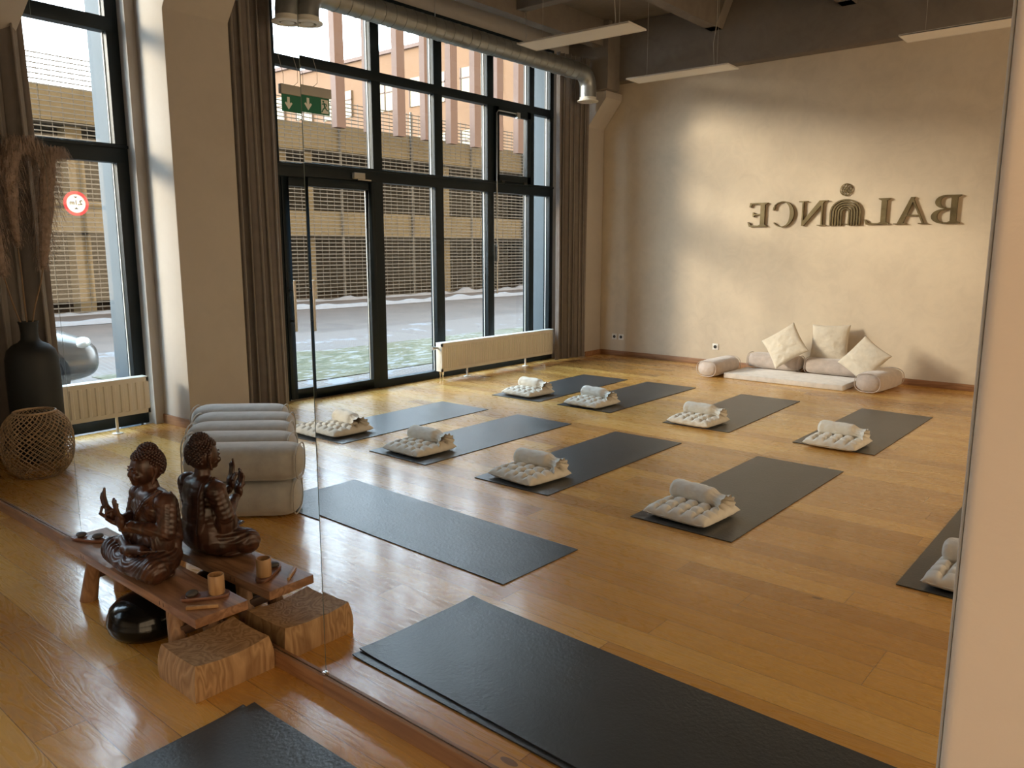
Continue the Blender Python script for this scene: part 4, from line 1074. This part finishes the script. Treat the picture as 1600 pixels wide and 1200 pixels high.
    # two raised hands before the chest, each one surface with five fingers
    for s_, base, tilt in ((-1, Vector((-0.034, -0.112, 0.232)), 0.0), (1, Vector((0.036, -0.104, 0.216)), 0.25)):
        h = B()
        capsule(h, (s_ * 0.056, -0.078, 0.208), base, 0.0150, 0.0145, 12)
        pc = base + Vector((0, -0.010, 0.020)); h.ell(pc, (0.0205, 0.0115, 0.025), 16, 10)
        for k in range(4):
            fx = pc.x + (k - 1.5) * 0.0098; L = (0.048, 0.056, 0.052, 0.042)[k]
            if k == (3 if s_ < 0 else 0):      # index: curls to meet the thumb
                pts = [(fx, pc.y, pc.z + 0.014), (fx - s_ * 0.002, pc.y - 0.012, pc.z + 0.034), (fx - s_ * 0.004, pc.y - 0.027, pc.z + 0.032), (fx - s_ * 0.008, pc.y - 0.033, pc.z + 0.018)]
            elif k in (1, 2):
                pts = [(fx, pc.y, pc.z + 0.014), (fx, pc.y - 0.007, pc.z + 0.030), (fx, pc.y - 0.012, pc.z + 0.018 + L * 0.8), (fx, pc.y - 0.010, pc.z + 0.018 + L * (1.25 if s_ < 0 and k == 2 else 0.95))]
            else:
                pts = [(fx, pc.y, pc.z + 0.012), (fx, pc.y - 0.008, pc.z + 0.026), (fx, pc.y - 0.013, pc.z + 0.018 + L * 0.7), (fx, pc.y - 0.010, pc.z + 0.016 + L)]
            h.tube(pts, [0.0060, 0.0057, 0.0052, 0.0040], 10); h.ell(pts[-1], 0.0041, 8, 6); h.ell(pts[1], 0.0060, 8, 6)
        tp = [(pc.x - s_ * 0.012, pc.y - 0.004, pc.z - 0.010), (pc.x - s_ * 0.018, pc.y - 0.018, pc.z), (pc.x - s_ * 0.014, pc.y - 0.032, pc.z + 0.013)]
        h.tube(tp, [0.0070, 0.0062, 0.0048], 10); h.ell(tp[-1], 0.0048, 8, 6)
        h.v = [tuple(base + (Vector(p) - base) * 1.28) for p in h.v]
        voxel(h, 'hand', 0.0025, M['buddha'], r, None, 2)
    # tight curls
    b = B(); C_ = Vector((0, 0.020, 0.430)); rad = Vector((0.0590, 0.0655, 0.0690)); N = 330
    for i in range(N):
        zz = 1 - 1.55 * (i + 0.5) / N; rho = math.sqrt(max(0, 1 - zz * zz)); a = i * 2.39996
        d = Vector((rho * math.cos(a), rho * math.sin(a), zz))
        if d.y < -0.25 and d.z < 0.42 + 0.12 * abs(d.x) : continue
        if d.y < 0.25 and d.z < -0.12: continue
        if abs(d.x) > 0.8 and d.y < 0.35 and d.z < 0.02: continue
        p = C_ + Vector((d.x * rad.x, d.y * rad.y, d.z * rad.z)); b.ell(p, 0.0062, 7, 5)
    C2 = Vector((0, 0.024, 0.482)); N = 90
    for i in range(N):
        zz = 1 - 1.3 * (i + 0.5) / N; rho = math.sqrt(max(0, 1 - zz * zz)); a = i * 2.39996
        b.ell(C2 + Vector((rho * math.cos(a) * 0.035, rho * math.sin(a) * 0.037, zz * 0.033)), 0.0056, 7, 5)
    b.build('hair', M['hair'], r, smooth=180, merge=False)
buddha()

# trays, stones, cup, stick
def tray_mesh(L, W, H, wells):
    b = B(); n = 40; pts = []
    for i in range(n):
        a = 2 * PI * i / n; c, s_ = math.cos(a), math.sin(a); p = 3.4; k = (abs(c) ** p + abs(s_) ** p) ** (-1 / p); pts.append((c * k * L / 2, s_ * k * W / 2))
    b.loft([[(x * 0.97, y * 0.95, 0) for x, y in pts], [(x, y, H * 0.35) for x, y in pts], [(x, y, H * 0.85) for x, y in pts], [(x * 0.985, y * 0.975, H) for x, y in pts]])
    return b
def tray(loc, rz, label, wells):
    r = empty('wooden_tray', loc, rz, label, 'tray')
    tray_mesh(0.17, 0.058, 0.014, wells).build('board', M['tray'], r, bevel=0.0)
    for wx in wells:
        q = B(); q.lathe([(0.0235, 0.0), (0.0255, 0.0016), (0.0275, 0.0002)], 28, TR((wx, 0, 0.0138)), cap=False); q.build('well_rim', M['tray'], r)
    return r
tray((-3.535, 1.315, BZ + 0.0006), R(28), 'dark oval wooden tray with two stones at the far left end of the bench', (-0.042, 0.042))
tray((-2.605, 1.345, BZ + 0.0006), R(58), 'dark oval wooden tray under the bamboo cup at the near end of the bench', (-0.042, 0.042))
def stone(x, y, z, rz, label, seed):
    b = B(); rr = random.Random(seed)
    b.ell((0, 0, 0.010), (0.024, 0.021, 0.0105), 20, 12)
    b.v = [(p[0] * (1 + 0.06 * noise.noise(Vector(p) * 40 + Vector((seed, 0, 0)))), p[1] * (1 + 0.08 * noise.noise(Vector(p) * 30)), p[2]) for p in b.v]
    o = b.build('stone', M['stone'], loc=(x, y, z), smooth=180); o.rotation_euler.z = rz; return tag(o, label, 'stone', 'smooth dark stones in the trays')
def on_tray(tx, ty, rz, d): return tx + math.cos(rz) * d, ty + math.sin(rz) * d
zt = BZ + 0.0150
x, y = on_tray(-3.535, 1.315, R(28), -0.042); stone(x, y, zt, 0.3, 'smooth dark stone in the far tray, at the end away from the statue', 1)
x, y = on_tray(-3.535, 1.315, R(28), 0.042); stone(x, y, zt, 1.3, 'smooth dark stone in the far tray, at the end beside the statue', 2)
x, y = on_tray(-2.605, 1.345, R(58), -0.045); stone(x, y, zt, 2.0, 'smooth dark stone in front of the bamboo cup on the near tray', 3)
x, y = on_tray(-2.605, 1.345, R(58), 0.040)
b = B(); b.lathe([(0.027, 0), (0.0285, 0.004), (0.0290, 0.07), (0.0275, 0.072), (0.0245, 0.071), (0.0240, 0.012), (0.001, 0.010)], 28)
o = b.build('bamboo_cup', M['cup'], loc=(x, y, zt), smooth=50); tag(o, 'small bamboo cup standing on the near wooden tray', 'cup')
b = B(); b.box(-0.055, 0.055, -0.007, 0.007, -0.006, 0.006)
b.v = [(p[0], p[1] * (0.6 + 0.4 * (p[0] < 0)), p[2]) for p in b.v]
o = b.build('wood_stick', M['cup'], bevel=0.002); o.location = (-2.530, 1.292, BZ + 0.0075); o.rotation_euler = (0, 0, R(50))
tag(o, 'short pale splint of wood lying on the bench before the near tray', 'stick')

# carved wooden block
def block():
    b = B(); n = 26
    x0, x1, y0, y1 = -0.1275, 0.1275, -0.150, 0.150; H = 0.118
    def hgt(u, v): # slightly sagging top, corners raised
        return H * (0.90 + 0.12 * (2 * v - 1) ** 2 + 0.05 * (2 * u - 1) ** 2) + 0.0015 * noise.noise(Vector((u * 9, v * 9, 0)))
    def side(t): return 1.0 - 0.07 * t + 0.045 * math.sin(PI * t)
    rings = []
    per = []
    m = 14
    per += [(i / m, 0) for i in range(m)] + [(1, i / m) for i in range(m)] + [(1 - i / m, 1) for i in range(m)] + [(0, 1 - i / m) for i in range(m)]
    K = 12
    for k in range(K + 1):
        t = k / K; s_ = side(t)
        ring_ = []
        for (u, v) in per:
            lay = 0.0016 * math.sin(k * 2.6 + 3 * math.sin(u * 3 + v * 2))
            ring_.append(((x0 + (x1 - x0) * u) * (s_ + lay), (y0 + (y1 - y0) * v) * (s_ + lay), hgt(u, v) * t))
        rings.append(ring_)
    b.loft(rings, cap=False); s_ = side(1)
    b.grid(m, m, lambda u, v: ((x0 + (x1 - x0) * u) * s_, (y0 + (y1 - y0) * v) * s_, hgt(u, v)))
    b.prism([(x0 + (x1 - x0) * u, y0 + (y1 - y0) * v) for u, v in per], 0.0005)
    o = b.build('wooden_block', M['block'], smooth=35, loc=(-2.484, 1.308, 0.0005))
    tag(o, 'squat carved wooden block with dished top under the near end of the bench', 'wooden block')
block()
# lacquered drum
def drum():
    r = empty('tongue_drum', (-2.985, 1.300, 0.0), 0.4, 'glossy black round drum on the floor under the bench', 'drum')
    b = B(); prof = [(0.10, 0.004), (0.130, 0.010), (0.148, 0.035), (0.152, 0.060), (0.152, 0.066), (0.150, 0.070), (0.148, 0.085), (0.138, 0.112), (0.115, 0.135), (0.08, 0.150), (0.04, 0.157), (0.001, 0.159)]
    b.lathe(prof, 56); b.build('shell', M['drum'], r, smooth=60)
    b = B()
    for k in range(7):
        a = 2 * PI * k / 7; pts = []
        for j in range(13):
            t = -1 + 2 * j / 12; ang_ = a + 0.22 * math.sin(t * PI / 2) * (1 if abs(t) < 1.1 else 1); rr_ = 0.062 + 0.058 * math.cos(t * PI / 2)
            z = 0.159 - 0.055 * (rr_ / 0.15) ** 2.4 - 0.0005 * 0
            pts.append((rr_ * math.cos(ang_), rr_ * math.sin(ang_), z - 0.0016))
        b.tube(pts, 0.0016, 6)
    b.build('tongue_slit', M['dark'], r)
    b = B()
    for k in range(3):
        a = 2 * PI * k / 3; b.lathe([(0.012, 0), (0.012, 0.008)], 12, TR((0.09 * math.cos(a), 0.09 * math.sin(a), 0.0)))
    b.build('rubber_foot', M['dark'], r)
drum()

# ------------------------------------------------------------------ outside
ZG = -0.15
def ground(name, x0, x1, mat, z=ZG, y0=-45, y1=22):
    b = B(); b.box(x0, x1, y0, y1, z - 0.3, z); return struct(b.build(name, M[mat], smooth=0))
ground('ground_paving', -8.2, -6.6, 'paving'); ground('ground_brick', -13.0, -10.6, 'paving'); ground('ground_road', -18.4, -13.0, 'asphalt', ZG - 0.02)
ground('ground_pavement', -21.0, -18.4, 'asphalt', ZG + 0.06)
ground('ground_far', -75.0, -21.0, 'asphalt', ZG)
b = B(); b.box(-10.6, -8.2, -45, -0.2 - 1.3, ZG - 0.3, ZG + 0.01); tag(b.build('grass', M['grass'], smooth=0), 'strip of winter grass half covered with snow outside the window', 'grass', kind='stuff')
ground('ground_drive', -10.6, -8.2, 'paving', ZG, -1.5, 22)
def snowbank(x, y0, y1, w_, h_, label, seed):
    b = B(); n = 160
    def f(u, v):
        y = y0 + (y1 - y0) * u; k = 0.35 + 0.9 * abs(noise.noise(Vector((y * 0.9, seed, 0)))) + 0.3 * abs(noise.noise(Vector((y * 3.1, seed, 5))))
        return (x + (v - 0.5) * w_ * (0.5 + k), y, ZG - 0.01 + h_ * k * math.sin(PI * v) * 1.3)
    b.grid(n, 6, f); tag(b.build('snow', M['snow'], smooth=180), label, 'snow', kind='stuff')
snowbank(-20.2, -32, 8, 0.45, 0.22, 'ragged line of snow along the foot of the garage facade', 1)
snowbank(-18.4, -32, 8, 0.35, 0.16, 'thin line of snow along the far kerb of the road', 2)

FX = -20.5
gar = empty('parking_garage', (FX, -12, ZG), 0, 'concrete parking garage with mesh-covered storeys across the street', 'building')
def gpart(name, mat, boxes, smooth=0, par=None):
    b = B()
    for (x0, x1, y0, y1, z0, z1) in boxes: b.box(x0 - FX, x1 - FX, y0 + 12, y1 + 12, z0 - ZG, z1 - ZG)
    return b.build(name, M[mat], par or gar, smooth=smooth)
Y0, Y1 = -28.5, 10
gpart('parapet', 'garage', [(FX, FX - 0.3, Y0, Y1, 1.90, 2.66)]); gpart('parapet', 'garage', [(FX, FX - 0.3, Y0, Y1, 4.50, 5.30)])
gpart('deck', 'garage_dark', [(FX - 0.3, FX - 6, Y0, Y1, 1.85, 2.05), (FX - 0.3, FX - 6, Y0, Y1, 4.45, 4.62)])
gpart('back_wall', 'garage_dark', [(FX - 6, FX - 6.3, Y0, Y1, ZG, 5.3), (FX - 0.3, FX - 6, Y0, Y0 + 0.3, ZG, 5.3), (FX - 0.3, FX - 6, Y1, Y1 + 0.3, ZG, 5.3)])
for i, y in enumerate([-24, -18.2, -12.2, -6.2, -0.2, 5.8]):
    gpart('column', 'garage', [(FX - 0.35, FX - 0.75, y, y + 0.4, ZG, 4.5)])
for (y, wd) in ((-17.3, 0.55), (-18.9, 1.2)):
    pass
def wires():
    b = B(); x = 0.12
    z = 0.10
    while z < 6.15:
        b.box(x - 0.008, x + 0.008, Y0 + 12, Y1 + 12, z, z + 0.028); z += 0.115
    b.build('mesh_screen', M['mesh'], gar, smooth=0)
    b = B(); y = Y0
    while y < Y1:
        b.box(x - 0.02, x - 0.008, y + 12, y + 12 + 0.012, 0.05, 6.15); y += 0.26
    b.build('mesh_upright', M['mesh'], gar, smooth=0)
    b = B()
    for y in range(int(Y0), int(Y1), 3): b.box(x - 0.09, x - 0.03, y + 12, y + 12.06, 0.0, 6.2)
    b.build('mesh_post', M['mesh'], gar, smooth=0)
wires()
for i, k in enumerate(range(0, 14)):
    y = -12.15 - k * 1.185; b = B(); b.box(-0.12, 0.12, -0.165, 0.165, 0, 7.5)
    o = b.build('facade_fin', M['fin'], loc=(-19.4, y, 5.02), smooth=0); o.parent = gar; o.location = (-19.4 - FX, y + 12, 5.02 - ZG)
b = B(); b.box(-0.2, 0.95, -12.4 + 12 - 15.7, -12.0 + 12 + 0.3, 12.3, 12.5); b.build('fin_rail', M['fin'], gar, smooth=0)
b = B(); b.box(-0.4, -0.25, -12.4 + 12 - 15.7, -12.0 + 12 + 0.3, 5.2, 12.5)
# ochre building behind
OY = -29.0
och = empty('office_building', (-45, OY, ZG), 0, 'tall ochre office building with bright window bands behind the garage', 'building')
b = B(); b.box(-15, 25, -12, 0, 0, 12.75); b.build('wall', M['orange'], och, smooth=0)
b = B(); b.box(-15.2, 25.2, -12.2, 0.15, 12.75, 12.95); b.build('roof_edge', M['fin'], och, smooth=0)
for zz in (9.6, 6.4, 3.2):
    for k in range(9):
        x0 = -13.5 + k * 4.0
        b = B(); b.box(x0, x0 + 2.9, -0.02, 0.06, zz, zz + 1.55); f = b.build('window', M['winlit'], och, smooth=0)
        b = B()
        for j in range(4): b.box(x0 + j * 0.943, x0 + j * 0.943 + 0.07, 0.02, 0.10, zz, zz + 1.55)
        b.box(x0, x0 + 2.9, 0.02, 0.10, zz + 1.0, zz + 1.06); b.build('mullion', M['fin'], f, smooth=0)

# round height-limit sign on the garage
sg = empty('height_limit_sign', (-19.9, -5.50, 2.56), 0, 'round white traffic sign with red rim and height limit on the garage front', 'traffic sign')
b = B(); b.lathe([(0.001, 0.0), (0.22, 0.0), (0.22, 0.02), (0.001, 0.02)], 40, TR((0, 0, 0), 0, 0, PI / 2)); b.build('disc', M['sign_white'], sg, smooth=30)
b = B(); b.lathe([(0.215, 0.018), (0.285, 0.018), (0.285, 0.03), (0.215, 0.03)], 40, TR((0, 0, 0), 0, 0, PI / 2), cap=False); b.build('rim', M['red'], sg, smooth=30)
tcv = bpy.data.curves.new('t', 'FONT'); tcv.body = '2,1m'; tcv.size = 0.15; tcv.extrude = 0.004; tcv.align_x = 'CENTER'; tcv.align_y = 'CENTER'
to = bpy.data.objects.new('t', tcv); COL.objects.link(to); dg = bpy.context.evaluated_depsgraph_get(); me = bpy.data.meshes.new_from_object(to.evaluated_get(dg)); bpy.data.objects.remove(to)
o = bpy.data.objects.new('lettering', me); COL.objects.link(o); me.materials.clear(); me.materials.append(M['dark']); o.parent = sg; o.location = (0.026, 0, 0.02); o.rotation_euler = (PI / 2, 0, PI / 2)
b = B(); b.add([(0.022, -0.05, -0.13), (0.022, 0.05, -0.13), (0.022, 0, -0.09)], [(0, 1, 2)]); b.add([(0.022, -0.05, 0.16), (0.022, 0.05, 0.16), (0.022, 0, 0.12)], [(0, 2, 1)]); b.build('arrow', M['dark'], sg, smooth=0)
b = B(); b.box(-0.45, 0.0, -0.02, 0.02, -0.25, 0.25); b.build('bracket', M['mesh'], sg, smooth=0)

# parked car
def car():
    r = empty('car', (-9.75, 1.05, ZG), 0, 'silver parked car whose front shows outside the window behind the vase', 'car')
    # local: nose towards -y, length 4.1
    st = [  # y, half width, bottom z, shoulder z, top z
        (-2.05, 0.50, 0.38, 0.50, 0.55), (-2.0, 0.68, 0.26, 0.56, 0.64), (-1.88, 0.80, 0.20, 0.62, 0.72), (-1.6, 0.86, 0.18, 0.70, 0.82), (-1.2, 0.88, 0.18, 0.78, 0.90), (-0.75, 0.89, 0.18, 0.84, 0.97),
        (-0.2, 0.89, 0.18, 0.88, 1.02), (0.6, 0.89, 0.18, 0.90, 1.02), (1.3, 0.88, 0.18, 0.92, 1.02), (1.75, 0.85, 0.20, 0.92, 1.0), (1.98, 0.78, 0.28, 0.85, 0.95), (2.05, 0.6, 0.40, 0.75, 0.85)]
    rings = []
    for (y, w_, z0, zs, zt_) in st:
        rings.append([(-w_ * 0.9, y, z0), (-w_, y, z0 + 0.12), (-w_ * 1.01, y, (z0 + zs) / 2), (-w_ * 0.985, y, zs - 0.04), (-w_ * 0.93, y, zs + 0.02), (-w_ * 0.6, y, zt_ - 0.015), (0, y, zt_),
                      (w_ * 0.6, y, zt_ - 0.015), (w_ * 0.93, y, zs + 0.02), (w_ * 0.985, y, zs - 0.04), (w_ * 1.01, y, (z0 + zs) / 2), (w_, y, z0 + 0.12), (w_ * 0.9, y, z0)])
    b = B(); b.loft(rings); o = b.build('body', M['car_paint'], r, smooth=50)
    md = o.modifiers.new('sub', 'SUBSURF'); md.levels = 2; md.render_levels = 2
    b = B(); cab = []
    for (y, w_, z0, z1) in [(-0.95, 0.76, 0.88, 0.93), (-0.25, 0.74, 0.95, 1.36), (0.15, 0.72, 0.98, 1.46), (0.9, 0.71, 0.98, 1.47), (1.5, 0.70, 0.98, 1.36), (1.85, 0.66, 0.95, 1.02)]:
        cab.append([(-w_, y, z0), (-w_ * 0.82, y, z1 - 0.05), (-w_ * 0.55, y, z1), (w_ * 0.55, y, z1), (w_ * 0.82, y, z1 - 0.05), (w_, y, z0)])
    b.loft(cab); o = b.build('window', M['car_glass'], r, smooth=50)
    b = B(); b.box(-0.58, 0.58, 0.05, 1.35, 1.462, 1.485); b.build('roof', M['car_paint'], r, bevel=0.02)
    for sx in (-1, 1):
        for yy in (-1.22, 1.28):
            b = B(); b.lathe([(0.12, -0.11), (0.30, -0.11), (0.315, -0.08), (0.315, 0.08), (0.30, 0.11), (0.12, 0.11)], 32, TR((sx * 0.79, yy, 0.315), 0, 0, PI / 2)); w_ = b.build('wheel', M['tyre'], r, smooth=40)
            b = B(); b.lathe([(0.001, 0.105), (0.2, 0.115), (0.21, 0.118), (0.21, -0.118), (0.001, -0.105)], 24, TR((sx * 0.79, yy, 0.315), 0, 0, PI / 2)); b.build('hub_cap', M['steel'], w_, smooth=40)
            b = B(); b.lathe([(0.36, -0.02), (0.36, 0.02), (0.30, 0.02), (0.30, -0.02)], 32, TR((sx * 0.895, yy, 0.33), 0, 0, PI / 2), cap=True); b.build('wheel_arch', M['dark'], r, smooth=40)
        b = B(); Rm = Matrix.Rotation(sx * R(28), 3, 'Z') @ Matrix.Rotation(R(-20), 3, 'X')
        b.ell((sx * 0.665, -1.79, 0.615), (0.17, 0.13, 0.075), 18, 12, Rm=Rm); b.build('headlight', M['lamp_glass'], r, smooth=180)
    b = B(); b.box(-0.45, 0.45, -2.075, -2.0, 0.36, 0.47); b.build('grille', M['dark'], r, bevel=0.01)
    b = B(); b.box(-0.26, 0.26, -2.09, -2.06, 0.39, 0.49); b.build('number_plate', M['sign_white'], r)
car()
for me in bpy.data.meshes:
    if me.users == 0: bpy.data.meshes.remove(me)
